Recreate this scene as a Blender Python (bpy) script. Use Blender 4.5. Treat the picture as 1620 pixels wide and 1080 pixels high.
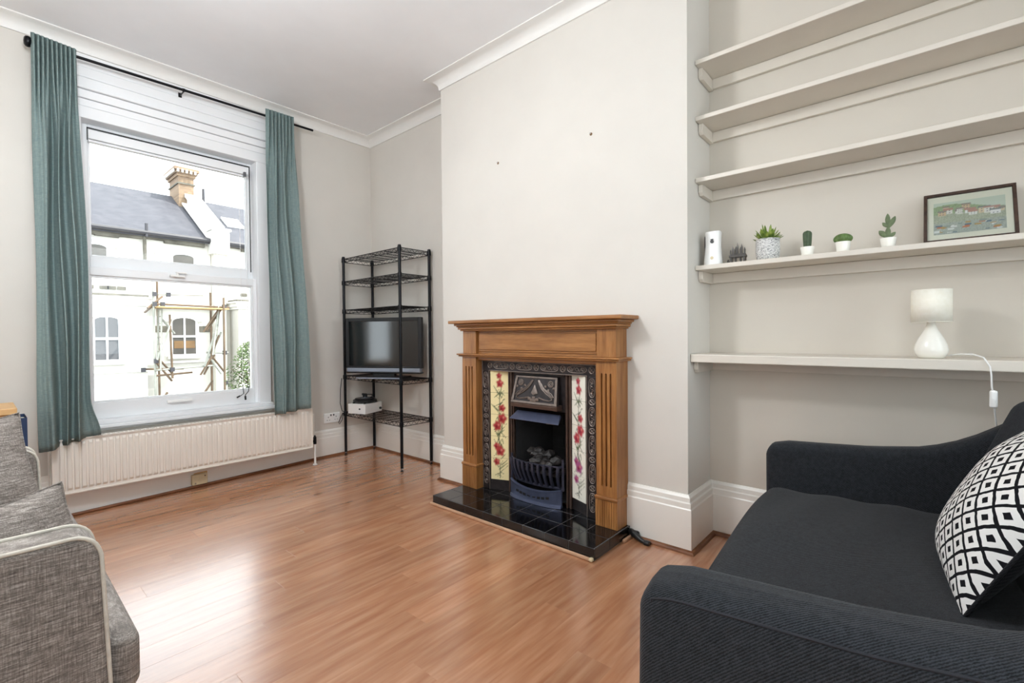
import bpy, bmesh, math, random
from math import sin, cos, pi, radians as R
from mathutils import Vector, Matrix
random.seed(7)
SC = bpy.context.scene
for o in list(bpy.data.objects): bpy.data.objects.remove(o)
COL = SC.collection

# ------------------------------------------------------------------ camera, sky, sun, exposure
CAM_H = 1.08
yaw, pit, rol = 0.8545, -0.0153, 0.00845
fw = Vector((sin(yaw)*cos(pit), cos(yaw)*cos(pit), sin(pit)))
rt = Vector((cos(yaw), -sin(yaw), 0)); dn = -(rt.cross(fw))
cr, sr = cos(rol), sin(rol)
rt, dn = cr*rt + sr*dn, -sr*rt + cr*dn
cd = bpy.data.cameras.new('camera'); cam = bpy.data.objects.new('camera', cd); COL.objects.link(cam)
m = Matrix((rt, -dn, -fw)).transposed().to_4x4(); m.translation = (0, 0, CAM_H)
cam.matrix_world = m
cd.sensor_width = 36; cd.lens = 743/1620*36; cd.clip_start = .02; cd.clip_end = 300
cd.shift_y = 1/1620
SC.camera = cam

w = bpy.data.worlds.new('sky'); SC.world = w; w.use_nodes = True
bg = w.node_tree.nodes['Background']
bg.inputs[0].default_value = (0.88, 0.945, 1.0, 1); bg.inputs[1].default_value = 4.0

sun = bpy.data.lights.new('sun', 'SUN'); so = bpy.data.objects.new('sun', sun); COL.objects.link(so)
sun.energy = 7.0; sun.angle = R(0.6); sun.color = (1, .96, .9)
so.rotation_euler = Vector((-0.45, 0.45, -0.85)).to_track_quat('-Z', 'Y').to_euler()
so.location = (6, -6, 9)

SC.view_settings.view_transform = 'Standard'; SC.view_settings.look = 'None'
SC.view_settings.gamma = 1; SC.view_settings.use_curve_mapping = False
SC.view_settings.exposure = 0.25
SC.cycles.use_denoising = True
SC.cycles.max_bounces = 10; SC.cycles.diffuse_bounces = 7; SC.cycles.transparent_max_bounces = 16
SC.cycles.sample_clamp_indirect = 8
SC.cycles.caustics_reflective = False; SC.cycles.caustics_refractive = False

# ------------------------------------------------------------------ helpers
WL = {}
def lin(c):
    return tuple(((x/255)/12.92 if x/255 <= .04045 else ((x/255+.055)/1.055)**2.4) for x in c)
def S(r, g, b): return lin((r, g, b)) + (1,)

class Mat:
    """small node-graph builder"""
    def __init__(s, name, col=(.5, .5, .5, 1), rough=.5, metal=0., spec=.5, coat=0., coat_rough=.1):
        s.m = bpy.data.materials.new(name); s.m.use_nodes = True
        s.nt = s.m.node_tree; s.b = s.nt.nodes['Principled BSDF']
        s.set('Base Color', col); s.set('Roughness', rough); s.set('Metallic', metal)
        s.set('Specular IOR Level', spec)
        if coat: s.set('Coat Weight', coat); s.set('Coat Roughness', coat_rough)
        s.m.diffuse_color = col
    def set(s, k, v): s.b.inputs[k].default_value = v
    def n(s, t, **kw):
        nd = s.nt.nodes.new(t)
        for k, v in kw.items():
            if k in nd.inputs: nd.inputs[k].default_value = v
            else: setattr(nd, k, v)
        return nd
    def l(s, a, b): s.nt.links.new(a, b)
    def coord(s, kind='Object', scale=(1, 1, 1), rot=(0, 0, 0)):
        t = s.n('ShaderNodeTexCoord'); mp = s.n('ShaderNodeMapping')
        mp.inputs['Scale'].default_value = scale; mp.inputs['Rotation'].default_value = rot
        s.l(t.outputs[kind], mp.inputs['Vector']); return mp.outputs[0]
    def noise(s, vec, scale=5, detail=3, rough=.5):
        nn = s.n('ShaderNodeTexNoise'); nn.inputs['Scale'].default_value = scale
        nn.inputs['Detail'].default_value = detail; nn.inputs['Roughness'].default_value = rough
        s.l(vec, nn.inputs['Vector']); return nn.outputs[0]
    def ramp(s, fac, stops, interp='LINEAR'):
        r = s.n('ShaderNodeValToRGB'); r.color_ramp.interpolation = interp
        e = r.color_ramp.elements
        while len(e) < len(stops): e.new(.5)
        for k, (p, c) in enumerate(stops): e[k].position = p; e[k].color = c
        s.l(fac, r.inputs[0]); return r.outputs[0]
    def mix(s, fac, a, b, mode='MIX'):
        x = s.n('ShaderNodeMix', data_type='RGBA', blend_type=mode)
        for sock, v in ((x.inputs[0], fac), (x.inputs[6], a), (x.inputs[7], b)):
            if hasattr(v, 'is_linked'): s.l(v, sock)
            else: sock.default_value = v
        return x.outputs[2]
    def math(s, op, a, b=None):
        x = s.n('ShaderNodeMath', operation=op)
        for k, v in ((0, a), (1, b)):
            if v is None: continue
            if hasattr(v, 'is_linked'): s.l(v, x.inputs[k])
            else: x.inputs[k].default_value = v
        return x.outputs[0]
    def color(s, sock): s.l(sock, s.b.inputs['Base Color'])
    def bump(s, h, strength=.2, dist=.01):
        b = s.n('ShaderNodeBump'); b.inputs['Strength'].default_value = strength
        b.inputs['Distance'].default_value = dist
        s.l(h, b.inputs['Height']); s.l(b.outputs[0], s.b.inputs['Normal'])

def simple(name, rgb, rough=.5, metal=0., var=.06, vs=6., bump=0., bs=120., **kw):
    """plain colour with a little procedural variation and fine relief"""
    c = S(*rgb); mm = Mat(name, c, rough, metal, **kw)
    v = mm.coord()
    d = tuple(x*(1-var) for x in c[:3])+(1,); e = tuple(min(1, x*(1+var)) for x in c[:3])+(1,)
    mm.color(mm.ramp(mm.noise(v, vs, 4), [(.3, d), (.7, e)]))
    if bump: mm.bump(mm.noise(v, bs, 3), bump, .004)
    return mm.m

class MB:
    """collects geometry in world coordinates, links it as ONE object"""
    def __init__(s): s.v = []; s.f = []; s.uv = {}; s.col = None; s.mi = {}
    def add(s, vs, fs):
        k = len(s.v); s.v += [tuple(p) for p in vs]; s.f += [tuple(i+k for i in f) for f in fs]; return k
    def box(s, x0, x1, y0, y1, z0, z1):
        x0, x1 = sorted((x0, x1)); y0, y1 = sorted((y0, y1)); z0, z1 = sorted((z0, z1))
        s.add([(x0,y0,z0),(x1,y0,z0),(x1,y1,z0),(x0,y1,z0),(x0,y0,z1),(x1,y0,z1),(x1,y1,z1),(x0,y1,z1)],
              [(0,3,2,1),(4,5,6,7),(0,1,5,4),(1,2,6,5),(2,3,7,6),(3,0,4,7)]); return s
    def obox(s, c, ax, ay, az, hx, hy, hz):
        """box with half sizes along given axes"""
        c = Vector(c); ax, ay, az = Vector(ax).normalized(), Vector(ay).normalized(), Vector(az).normalized()
        P = [c+ax*hx*i+ay*hy*j+az*hz*k for k in (-1,1) for (i,j) in ((-1,-1),(1,-1),(1,1),(-1,1))]
        s.add(P, [(0,3,2,1),(4,5,6,7),(0,1,5,4),(1,2,6,5),(2,3,7,6),(3,0,4,7)]); return s
    def bar(s, a, b, r, n=8, r2=None, caps=True):
        a, b = Vector(a), Vector(b); d = (b-a).normalized()
        u = d.orthogonal().normalized(); t = d.cross(u); r2 = r if r2 is None else r2
        vs = [a+(u*cos(2*pi*i/n)+t*sin(2*pi*i/n))*r for i in range(n)] + [b+(u*cos(2*pi*i/n)+t*sin(2*pi*i/n))*r2 for i in range(n)]
        fs = [(i, (i+1) % n, n+(i+1) % n, n+i) for i in range(n)]
        if caps: fs += [tuple(range(n-1, -1, -1)), tuple(range(n, 2*n))]
        s.add(vs, fs); return s
    def tube(s, pts, r, n=8, closed=False, rad=None):
        P = [Vector(p) for p in pts]; N = len(P); vs = []; fs = []
        up = None
        for i, p in enumerate(P):
            a = P[(i-1) % N] if (i > 0 or closed) else p; b = P[(i+1) % N] if (i < N-1 or closed) else p
            d = (b-a).normalized()
            if up is None: up = d.orthogonal().normalized()
            up = (up - d*up.dot(d)); up = up.normalized() if up.length > 1e-6 else d.orthogonal().normalized()
            t = d.cross(up); rr = rad[i] if rad else r
            vs += [p+(up*cos(2*pi*k/n)+t*sin(2*pi*k/n))*rr for k in range(n)]
        for i in range(N if closed else N-1):
            j = (i+1) % N
            fs += [(i*n+k, i*n+(k+1) % n, j*n+(k+1) % n, j*n+k) for k in range(n)]
        if not closed: fs += [tuple(range(n-1, -1, -1)), tuple((N-1)*n+k for k in range(n))]
        s.add(vs, fs); return s
    def lathe(s, prof, c=(0,0,0), axis='Z', n=32):
        c = Vector(c); vs = []; fs = []; K = len(prof)
        for (r, z) in prof:
            for i in range(n):
                a = 2*pi*i/n
                p = {'Z': (r*cos(a), r*sin(a), z), 'Y': (r*cos(a), z, -r*sin(a)), 'X': (z, r*cos(a), r*sin(a))}[axis]
                vs.append(c+Vector(p))
        for j in range(K-1):
            fs += [(j*n+i, j*n+(i+1) % n, (j+1)*n+(i+1) % n, (j+1)*n+i) for i in range(n)]
        if prof[0][0] > 1e-5: fs.append(tuple(range(n-1, -1, -1)))
        if prof[-1][0] > 1e-5: fs.append(tuple((K-1)*n+i for i in range(n)))
        s.add(vs, fs); return s
    def prism(s, poly, fn, h0, h1):
        """poly: list of 2D points, fn(a,b,h)->xyz"""
        n = len(poly)
        vs = [fn(a, b, h0) for a, b in poly]+[fn(a, b, h1) for a, b in poly]
        s.add(vs, [tuple(range(n-1, -1, -1)), tuple(range(n, 2*n))]+[(i, (i+1) % n, n+(i+1) % n, n+i) for i in range(n)]); return s
    def grid(s, fn, nu, nv, closed_u=False):
        vs = [fn(i/nu, j/nv) for j in range(nv+1) for i in range(nu+1)]
        k = len(s.v)
        s.add(vs, [(j*(nu+1)+i, j*(nu+1)+i+1, (j+1)*(nu+1)+i+1, (j+1)*(nu+1)+i) for j in range(nv) for i in range(nu)])
        for j in range(nv+1):
            for i in range(nu+1): s.uv[k+j*(nu+1)+i] = (i/nu, j/nv)
        return s
    def soft(s, c, size, r, n=10, crown=(0, 0, 0), fn=None):
        """rounded, gently crowned box; fn deforms local points"""
        c = Vector(c); h = [x/2 for x in size]
        def ts(hh):
            q = [-hh + r*(1-cos(pi/2*i/4)) for i in range(4)]
            mid = [-(hh-r)+(2*(hh-r))*i/n for i in range(n+1)]
            return q+mid+[-x for x in reversed(q)]
        T = [ts(x) for x in h]; idx = {}; vs = []; fs = []
        def vert(i, j, k):
            key = (i, j, k)
            if key not in idx:
                p = Vector((T[0][i], T[1][j], T[2][k])); q = Vector([max(-(h[a]-r), min(h[a]-r, p[a])) for a in range(3)])
                d = p-q
                if d.length > 1e-9: p = q+d.normalized()*r
                u = [p[a]/h[a] for a in range(3)]
                for a in range(3):
                    b1, b2 = [b for b in range(3) if b != a]
                    p[a] += crown[a]*u[a]*(1-u[b1]**2)*(1-u[b2]**2)
                if fn: p = Vector(fn(p))
                idx[key] = len(vs); vs.append(c+p)
            return idx[key]
        L = len(T[0])-1
        for a in range(L):
            for b in range(L):
                fs += [(vert(a,b,0), vert(a,b+1,0), vert(a+1,b+1,0), vert(a+1,b,0)),
                       (vert(a,b,L), vert(a+1,b,L), vert(a+1,b+1,L), vert(a,b+1,L)),
                       (vert(a,0,b), vert(a+1,0,b), vert(a+1,0,b+1), vert(a,0,b+1)),
                       (vert(a,L,b), vert(a,L,b+1), vert(a+1,L,b+1), vert(a+1,L,b)),
                       (vert(0,a,b), vert(0,a,b+1), vert(0,a+1,b+1), vert(0,a+1,b)),
                       (vert(L,a,b), vert(L,a+1,b), vert(L,a+1,b+1), vert(L,a,b+1))]
        s.add(vs, fs); return s
    def xform(s, M):
        s.v = [tuple(M @ Vector(p)) for p in s.v]; return s
    def build(s, name, mat, parent=None, smooth=None, bevel=0., kind=None, label=None, cat=None, group=None, origin=None, seg=2, subsurf=0, solid=0.):
        if parent is None:
            if origin is None:
                xs, ys, zs = zip(*s.v); origin = ((min(xs)+max(xs))/2, (min(ys)+max(ys))/2, min(zs))
            off = Vector(origin)
        else: off = WL[parent.name]
        me = bpy.data.meshes.new(name)
        me.from_pydata([tuple(Vector(p)-off) for p in s.v], [], s.f); 
        if s.uv:
            ul = me.uv_layers.new(name='UVMap')
            for lp in me.loops: ul.data[lp.index].uv = s.uv.get(lp.vertex_index, (0, 0))
        if s.col:
            ca = me.color_attributes.new('Col', 'FLOAT_COLOR', 'POINT')
            for i, c in enumerate(s.col): ca.data[i].color = c
        for mm in (mat if isinstance(mat, (list, tuple)) else [mat]): me.materials.append(mm)
        for fi, k in s.mi.items(): me.polygons[fi].material_index = k
        me.update()
        if smooth:
            for p in me.polygons: p.use_smooth = True
            if smooth < 180: me.set_sharp_from_angle(angle=R(smooth))
        ob = bpy.data.objects.new(name, me); COL.objects.link(ob)
        if parent is None: ob.location = off
        else: ob.parent = parent
        WL[ob.name] = off
        if solid:
            md = ob.modifiers.new('thickness', 'SOLIDIFY'); md.thickness = solid; md.offset = 0
        if bevel:
            md = ob.modifiers.new('bevel', 'BEVEL'); md.width = bevel; md.segments = seg; md.limit_method = 'ANGLE'; md.angle_limit = R(35)
        if subsurf:
            md = ob.modifiers.new('sub', 'SUBSURF'); md.levels = subsurf; md.render_levels = subsurf
        tag(ob, label, cat, group, kind); return ob
def tag(o, label=None, cat=None, group=None, kind=None):
    for k, v in (('label', label), ('category', cat), ('group', group), ('kind', kind)):
        if v: o[k] = v
    return o
def thing(name, loc, label=None, cat=None, group=None, kind=None):
    o = bpy.data.objects.new(name, None); COL.objects.link(o); o.location = loc; o.empty_display_size = .05
    WL[o.name] = Vector(loc); return tag(o, label, cat, group, kind)
def copy_tree(o, parent=None):
    c = o.copy(); COL.objects.link(c); WL[c.name] = WL[o.name]
    if parent: c.parent = parent; c.matrix_parent_inverse = o.matrix_parent_inverse
    for ch in list(o.children): copy_tree(ch, c)
    return c
def lerp(a, b, t): return a+(b-a)*t
def sm(t): t = max(0, min(1, t)); return t*t*(3-2*t)
def interp(pts, x):
    if x <= pts[0][0]: return pts[0][1]
    for (a, b), (c, d) in zip(pts, pts[1:]):
        if x <= c: return lerp(b, d, (x-a)/(c-a))
    return pts[-1][1]
def sweep(path, prof, closed_prof=True):
    """profile (d into the room, z) along a 2D path whose room lies on the right-hand side, mitred"""
    b = MB(); P = [Vector(p) for p in path]; n = len(prof); vs = []
    for i, p in enumerate(P):
        ns = []
        for q, r in ((i-1, i), (i, i+1)):
            if 0 <= q and r < len(P):
                d = (P[r]-P[q]).normalized(); ns.append(Vector((d.y, -d.x)))
        o = ns[0] if len(ns) == 1 else (ns[0]+ns[1])/(1+ns[0].dot(ns[1]))
        for d, z in prof: vs.append((p.x+o.x*d, p.y+o.y*d, z))
    fs = []
    for i in range(len(P)-1):
        fs += [(i*n+k, i*n+(k+1) % n, (i+1)*n+(k+1) % n, (i+1)*n+k) for k in range(n)]
    fs += [tuple(range(n-1, -1, -1)), tuple((len(P)-1)*n+k for k in range(n))]
    b.add(vs, fs); return b

# ------------------------------------------------------------------ materials
M = {}
def wallmat(name, rgb, bump=.05):
    mm = Mat(name, S(*rgb), .62, spec=.3); v = mm.coord()
    c = S(*rgb)
    mm.color(mm.ramp(mm.noise(v, 1.6, 4, .6), [(.3, tuple(x*.965 for x in c[:3])+(1,)), (.7, tuple(min(1, x*1.03) for x in c[:3])+(1,))]))
    mm.bump(mm.noise(v, 160, 3), bump, .003); return mm.m
M['wall'] = wallmat('wall_paint', (212, 208, 201))
M['ceil'] = wallmat('ceiling_paint', (238, 239, 241), .03)
M['wall2'] = wallmat('alcove_wall_tone', (205, 198, 187))  # wall colour set darker and warmer in the alcove
M['trim'] = simple('white_gloss_trim', (232, 230, 224), .32, var=.02, vs=3)
M['cornice'] = simple('white_cornice_paint', (230, 229, 226), .5, var=.015, vs=3)
M['upvc'] = simple('white_window_paint', (234, 236, 238), .28, var=.015, vs=3)
M['shelf'] = simple('shelf_paint', (212, 205, 194), .4, var=.03, vs=5, bump=.05, bs=60)
M['rad'] = simple('radiator_enamel', (231, 225, 216), .35, var=.015, vs=3)
M['white'] = simple('white_plastic', (238, 238, 236), .35, var=.01)
M['black'] = simple('black_plastic', (20, 20, 22), .4, var=.2)
M['blackmetal'] = simple('black_metal', (22, 22, 26), .33, .6, var=.2)
M['chrome'] = simple('chrome', (190, 190, 195), .15, 1., var=.02)
M['brown'] = simple('brown_hole', (120, 92, 60), .8)
M['grey'] = simple('grey_socket', (90, 90, 94), .5)
M['grout'] = simple('grout', (112, 112, 114), .8, var=.1, vs=30)
def woodmat(name, dark, light, scale=(1, 1, 1), rough=.4, obj_rand=0., coat=0., nscale=14, bump=.05, spec=.5, coat_rough=.2):
    mm = Mat(name, S(*light), rough, coat=coat, spec=spec, coat_rough=coat_rough)
    oi = mm.n('ShaderNodeObjectInfo')
    t = mm.n('ShaderNodeTexCoord'); mp = mm.n('ShaderNodeMapping'); mp.inputs['Scale'].default_value = scale
    add = mm.n('ShaderNodeVectorMath', operation='ADD'); mul = mm.n('ShaderNodeVectorMath', operation='SCALE')
    mul.inputs['Scale'].default_value = 37.
    comb = mm.n('ShaderNodeCombineXYZ')
    for k in range(3): mm.l(oi.outputs['Random'], comb.inputs[k])
    mm.l(comb.outputs[0], mul.inputs[0])
    mm.l(t.outputs['Object'], mp.inputs[0]); mm.l(mp.outputs[0], add.inputs[0]); mm.l(mul.outputs[0], add.inputs[1])
    v = add.outputs[0]
    n1 = mm.noise(v, nscale, 6 if bump else 3, .62 if bump else .5); n2 = mm.noise(v, nscale*(4.5 if bump else 2.2), 2, .5)
    f = mm.math('ADD', mm.math('MULTIPLY', n1, .75), mm.math('MULTIPLY', n2, .25))
    c = mm.ramp(f, [(.33, S(*dark)), (.5, S(*[(a+b)/2 for a, b in zip(dark, light)])), (.68, S(*light))])
    if obj_rand:
        r = mm.ramp(oi.outputs['Random'], [(0, (1-obj_rand,)*3+(1,)), (1, (1+obj_rand*.35, 1+obj_rand*.3, 1+obj_rand*.3, 1))])
        c = mm.mix(1., c, r, 'MULTIPLY')
    mm.color(c)
    if bump: mm.bump(f, bump, .002)
    return mm.m
M['floor'] = woodmat('laminate_oak', (164, 109, 75), (199, 147, 111), (1.0, 10, 1), .26, .16, 1.0, 3.0, 0., spec=.9, coat_rough=.2)
M['bead'] = woodmat('bead_wood', (96, 56, 30), (136, 86, 52), (1, 1, 3), .45, nscale=9)
M['oak_v'] = woodmat('oak_upright_grain', (124, 78, 38), (176, 124, 72), (9, 9, .8), .36, nscale=3.4)
M['oak_h'] = woodmat('oak_level_grain', (124, 78, 38), (176, 124, 72), (9, .8, 9), .36, nscale=3.4)
M['pine'] = woodmat('pine', (196, 148, 92), (226, 188, 134), (1, 9, 9), .45, nscale=3)
M['paleoak'] = woodmat('pale_bead', (170, 130, 100), (205, 168, 138), (6, 1, 6), .5, nscale=5)
M['darkwood'] = woodmat('dark_frame_wood', (44, 30, 24), (78, 56, 44), (5, 5, 5), .45, nscale=8)

def twill(name, a, b, scale, rough=.9, bump=.6, diag=True, axis_rot=(0, 0, 0)):
    mm = Mat(name, S(*a), rough, spec=.15); v = mm.coord('Object', rot=axis_rot)
    n = mm.noise(v, scale, 2, .7)
    wv = mm.n('ShaderNodeTexWave', wave_type='BANDS', bands_direction='DIAGONAL'); wv.inputs['Scale'].default_value = scale*.23
    wv.inputs['Distortion'].default_value = 2.5; wv.inputs['Detail'].default_value = 2; wv.inputs['Detail Scale'].default_value = 3
    mm.l(v, wv.inputs['Vector'])
    f = mm.math('ADD', mm.math('MULTIPLY', n, .6), mm.math('MULTIPLY', wv.outputs[1], .4))
    big = mm.noise(v, 70, 4, .8)
    f2 = mm.math('ADD', f, mm.math('MULTIPLY', mm.math('SUBTRACT', big, .5), .7))
    mm.color(mm.ramp(f2, [(.25, S(*a)), (.75, S(*b))])); mm.bump(f, bump, .002)
    mm.set('Sheen Weight', .08); mm.set('Sheen Roughness', .5); return mm.m
M['navy'] = twill('charcoal_twill', (20, 21, 23), (52, 55, 60), 430)
M['piping_dark'] = simple('dark_piping', (30, 31, 37), .9)
def tweed(name, a, b, c):
    mm = Mat(name, S(*b), .92, spec=.1)
    v1 = mm.coord('Object', (26, 26, 340)); v2 = mm.coord('Object', (420, 420, 30)); v3 = mm.coord('Object', (1, 1, 1))
    n1 = mm.noise(v1, 1, 2, .6); n2 = mm.noise(v2, 1, 2, .6); n3 = mm.noise(v3, 300, 2)
    f = mm.math('ADD', mm.math('ADD', mm.math('MULTIPLY', n1, .5), mm.math('MULTIPLY', n2, .3)), mm.math('MULTIPLY', n3, .2))
    mm.color(mm.ramp(f, [(.34, S(*a)), (.5, S(*b)), (.66, S(*c))])); mm.bump(f, .35, .002)
    mm.set('Sheen Weight', .15); return mm.m
M['tweed'] = tweed('grey_tweed', (86, 80, 76), (130, 123, 117), (184, 177, 170))
M['piping'] = simple('cream_piping', (205, 200, 188), .8, var=.1, vs=80)
def curtainmat():
    mm = Mat('teal_linen', S(140, 158, 157), .9, spec=.1)
    v1 = mm.coord('Object', (30, 30, 400)); v2 = mm.coord('Object', (400, 400, 30))
    f = mm.math('ADD', mm.math('MULTIPLY', mm.noise(v1, 1, 2), .5), mm.math('MULTIPLY', mm.noise(v2, 1, 2), .5))
    c = mm.ramp(f, [(.35, S(126, 147, 147)), (.65, S(154, 171, 169))]); mm.color(c); mm.bump(f, .2, .001)
    tr = mm.n('ShaderNodeBsdfTranslucent'); mm.l(c, tr.inputs[0])
    mx = mm.n('ShaderNodeMixShader'); mx.inputs[0].default_value = .25
    out = mm.nt.nodes['Material Output']; mm.l(mm.b.outputs[0], mx.inputs[1]); mm.l(tr.outputs[0], mx.inputs[2]); mm.l(mx.outputs[0], out.inputs[0])
    return mm.m
M['curtain'] = curtainmat()
def glassmat(name='window_glass'):
    mm = Mat(name); out = mm.nt.nodes['Material Output']
    t = mm.n('ShaderNodeBsdfTransparent'); t.inputs[0].default_value = (.97, .985, .98, 1)
    g = mm.n('ShaderNodeBsdfGlossy'); g.inputs['Roughness'].default_value = .02
    fr = mm.n('ShaderNodeFresnel'); fr.inputs[0].default_value = 1.35
    mx = mm.n('ShaderNodeMixShader'); mm.l(fr.outputs[0], mx.inputs[0]); mm.l(t.outputs[0], mx.inputs[1]); mm.l(g.outputs[0], mx.inputs[2])
    mm.l(mx.outputs[0], out.inputs[0]); return mm.m
M['glass'] = glassmat()
M['iron'] = simple('cast_iron', (54, 49, 50), .42, .5, var=.25, vs=30, bump=.1, bs=90)
M['iron_hi'] = simple('burnished_iron', (128, 116, 109), .38, .6, var=.2, vs=40)
M['iron_br'] = simple('bronzed_iron', (92, 74, 66), .42, .6, var=.2, vs=20)
M['iron_bl'] = simple('blued_steel', (88, 95, 120), .38, .55, var=.12, vs=20)
M['iron_gr'] = simple('grate_iron', (66, 68, 84), .36, .55, var=.15, vs=20)
M['soot'] = simple('soot_brick', (26, 25, 26), .9, var=.3, vs=20, bump=.3, bs=40)
M['coal'] = simple('coal', (46, 42, 41), .5, var=.5, vs=35, bump=.5, bs=70)
M['tile_blk'] = simple('black_glazed_tile', (13, 13, 15), .1, var=.2, spec=.6)
def vcol(name, rough=.4, spec=.5, coat=0.):
    mm = Mat(name, (1, 1, 1, 1), rough, spec=spec, coat=coat); a = mm.n('ShaderNodeVertexColor', layer_name='Col')
    mm.color(a.outputs[0]); return mm.m
M['print'] = vcol('printed_picture', .5)
M['tileprint'] = vcol('painted_tile', .15)
M['screen'] = simple('tv_screen', (9, 10, 12), .09, var=.05, spec=1.)
M['silver'] = simple('silver_plastic', (150, 158, 172), .32, .5, var=.03)
M['ceramic'] = simple('white_ceramic', (240, 238, 230), .22, var=.01)
def shademat():
    mm = Mat('cream_shade', S(246, 242, 228), .8, spec=.2); v = mm.coord('Object', (1, 1, 1))
    c = mm.ramp(mm.noise(v, 60, 3), [(.3, S(244, 240, 226)), (.7, S(250, 247, 236))]); mm.color(c)
    tr = mm.n('ShaderNodeBsdfTranslucent'); mm.l(c, tr.inputs[0]); mx = mm.n('ShaderNodeMixShader'); mx.inputs[0].default_value = .12
    out = mm.nt.nodes['Material Output']; mm.l(mm.b.outputs[0], mx.inputs[1]); mm.l(tr.outputs[0], mx.inputs[2]); mm.l(mx.outputs[0], out.inputs[0]); return mm.m
M['shade'] = shademat()
M['cactus'] = simple('cactus_green', (94, 108, 76), .6, var=.25, vs=60, bump=.2, bs=200)
M['cactus_d'] = simple('dark_cactus_green', (66, 82, 58), .6, var=.25, vs=60)
M['cactus_l'] = simple('bright_cactus_green', (88, 114, 60), .55, var=.25, vs=60)
def leafmat():
    mm = Mat('succulent_leaf', S(110, 130, 40), .45); a = mm.coord('Object')
    mm.color(mm.ramp(mm.noise(a, 45, 3), [(.35, S(84, 108, 46)), (.55, S(126, 148, 62)), (.72, S(170, 180, 100))])); return mm.m
M['leaf'] = leafmat()
def potmat():
    mm = Mat('etched_pot', S(200, 200, 198), .6); v = mm.coord('Object', (1, 1, 2.2))
    n = mm.noise(v, 110, 4, .75)
    mm.color(mm.ramp(n, [(.40, S(110, 112, 114)), (.5, S(206, 206, 204)), (.6, S(224, 224, 222))])); mm.bump(n, .4, .003); return mm.m
M['pot'] = potmat()
M['pewter'] = simple('dark_pewter', (70, 68, 66), .35, .8, var=.4, vs=60)
M['mount'] = simple('cream_mount', (236, 232, 214), .8, var=.01)
M['navyblue'] = simple('navy_card', (34, 56, 92), .6, var=.1)
M['beige'] = simple('aged_beige_plastic', (206, 192, 158), .5, var=.08, vs=30)

def fill_glow():
    mm = Mat('fill_globe_lit', (1, 1, 1, 1), .5); mm.set('Emission Color', (.93, .965, 1, 1)); mm.set('Emission Strength', 52.); return mm.m  # glow of the added fill lamp
M['fill_glow'] = fill_glow()
# ------------------------------------------------------------------ room shell
W, A, B, Y1, Y2, A2 = 4.03, 2.56, 2.31, 2.69, .865, 2.63
XL, YB, CZ = -.85, -1.7, 2.968
TH = .12
OX0, OX1, OZ0, OZ1 = .44, 1.54, .50, 2.52          # window opening

fl = MB().box(XL-TH, A2+TH, YB-TH, W+TH, -.12, -.008).build('floor', M['bead'], kind='structure')
mb = MB().box(XL-TH, A2+TH, YB-TH, W+.3, CZ, CZ+.1); mb.build('ceiling', M['ceil'], kind='structure')
mb = MB()
mb.box(XL-TH, OX0, W, W+.26, 0, CZ); mb.box(OX1, A+TH, W, W+.26, 0, CZ)
mb.box(OX0, OX1, W, W+.26, 0, OZ0); mb.box(OX0, OX1, W, W+.26, OZ1, CZ)
mb.build('wall_back', M['wall'], kind='structure')
MB().box(A, A+TH, Y1-.02, W, 0, CZ).build('wall_right_far', M['wall'], kind='structure')
mb = MB()                                            # chimney breast with fire opening
oy0, oy1, oz = 1.56, 2.0, .66
mb.box(B, A+TH, Y2, oy0, 0, CZ); mb.box(B, A+TH, oy1, Y1, 0, CZ); mb.box(B, A+TH, oy0, oy1, oz, CZ); mb.box(B+.3, A+TH, oy0, oy1, 0, oz)
mb.build('wall_right_chimney_breast', M['wall'], kind='structure')
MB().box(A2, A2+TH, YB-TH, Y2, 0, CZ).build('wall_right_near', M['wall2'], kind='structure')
rx0, rx1, rz0, rz1 = -.55, 2.05, .70, 2.60
mb = MB(); mb.box(XL, rx0, YB-TH, YB, 0, CZ); mb.box(rx1, A2, YB-TH, YB, 0, CZ); mb.box(rx0, rx1, YB-TH, YB, 0, rz0); mb.box(rx0, rx1, YB-TH, YB, rz1, CZ)
mb.build('wall_front', M['wall'], kind='structure')
fy = YB-.07; mb = MB()
for xx in (rx0, rx0+.85, rx1-.91, rx1-.06): mb.box(xx, xx+.06, fy-.03, fy+.03, rz0, rz1)
mb.box(rx0, rx1, fy-.03, fy+.03, rz0, rz0+.06); mb.box(rx0, rx1, fy-.03, fy+.03, rz1-.06, rz1)
w3 = mb.build('added_window_3', M['upvc'], kind='structure')  # added rear window, unseen, brings fill daylight from behind the camera
for a, b_ in ((rx0+.06, rx0+.85), (rx0+.91, rx1-.91), (rx1-.85, rx1-.06)): MB().box(a, b_, fy-.003, fy+.003, rz0+.06, rz1-.06).build('pane', M['glass'], w3)
# added fill lamp in pendant form, unseen above the view
PX, PY, PZ = .12, 1.85, 2.42
cl = thing('added_fill_lamp', (PX, PY, PZ-.19), 'added round opal fill lamp, hung unseen above the view to brighten the room', 'fill light')
MB().lathe([(.05, -.03), (.055, -.001), (0, -.001)], (PX, PY, CZ), n=24).build('ceiling_rose', M['white'], cl, smooth=40)
MB().bar((PX, PY, PZ+.21), (PX, PY, CZ-.02), .003, 8).build('flex', M['white'], cl)
MB().lathe([(.03, .17), (.03, .23), (0, .24)], (PX, PY, PZ), n=20).build('lamp_holder', M['white'], cl, smooth=40)
MB().lathe([(.19*sin(pi*k/16), -.19*cos(pi*k/16)) for k in range(17)], (PX, PY, PZ), n=36).build('fill_globe', M['fill_glow'], cl, smooth=180)
mb = MB(); wy0, wy1, wz0, wz1 = -1.45, .15, .75, 2.55
mb.box(XL-TH, XL, YB-TH, wy0, 0, CZ); vy0, vy1, vz0, vz1 = 3.44, 3.80, .45, 2.40
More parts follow.
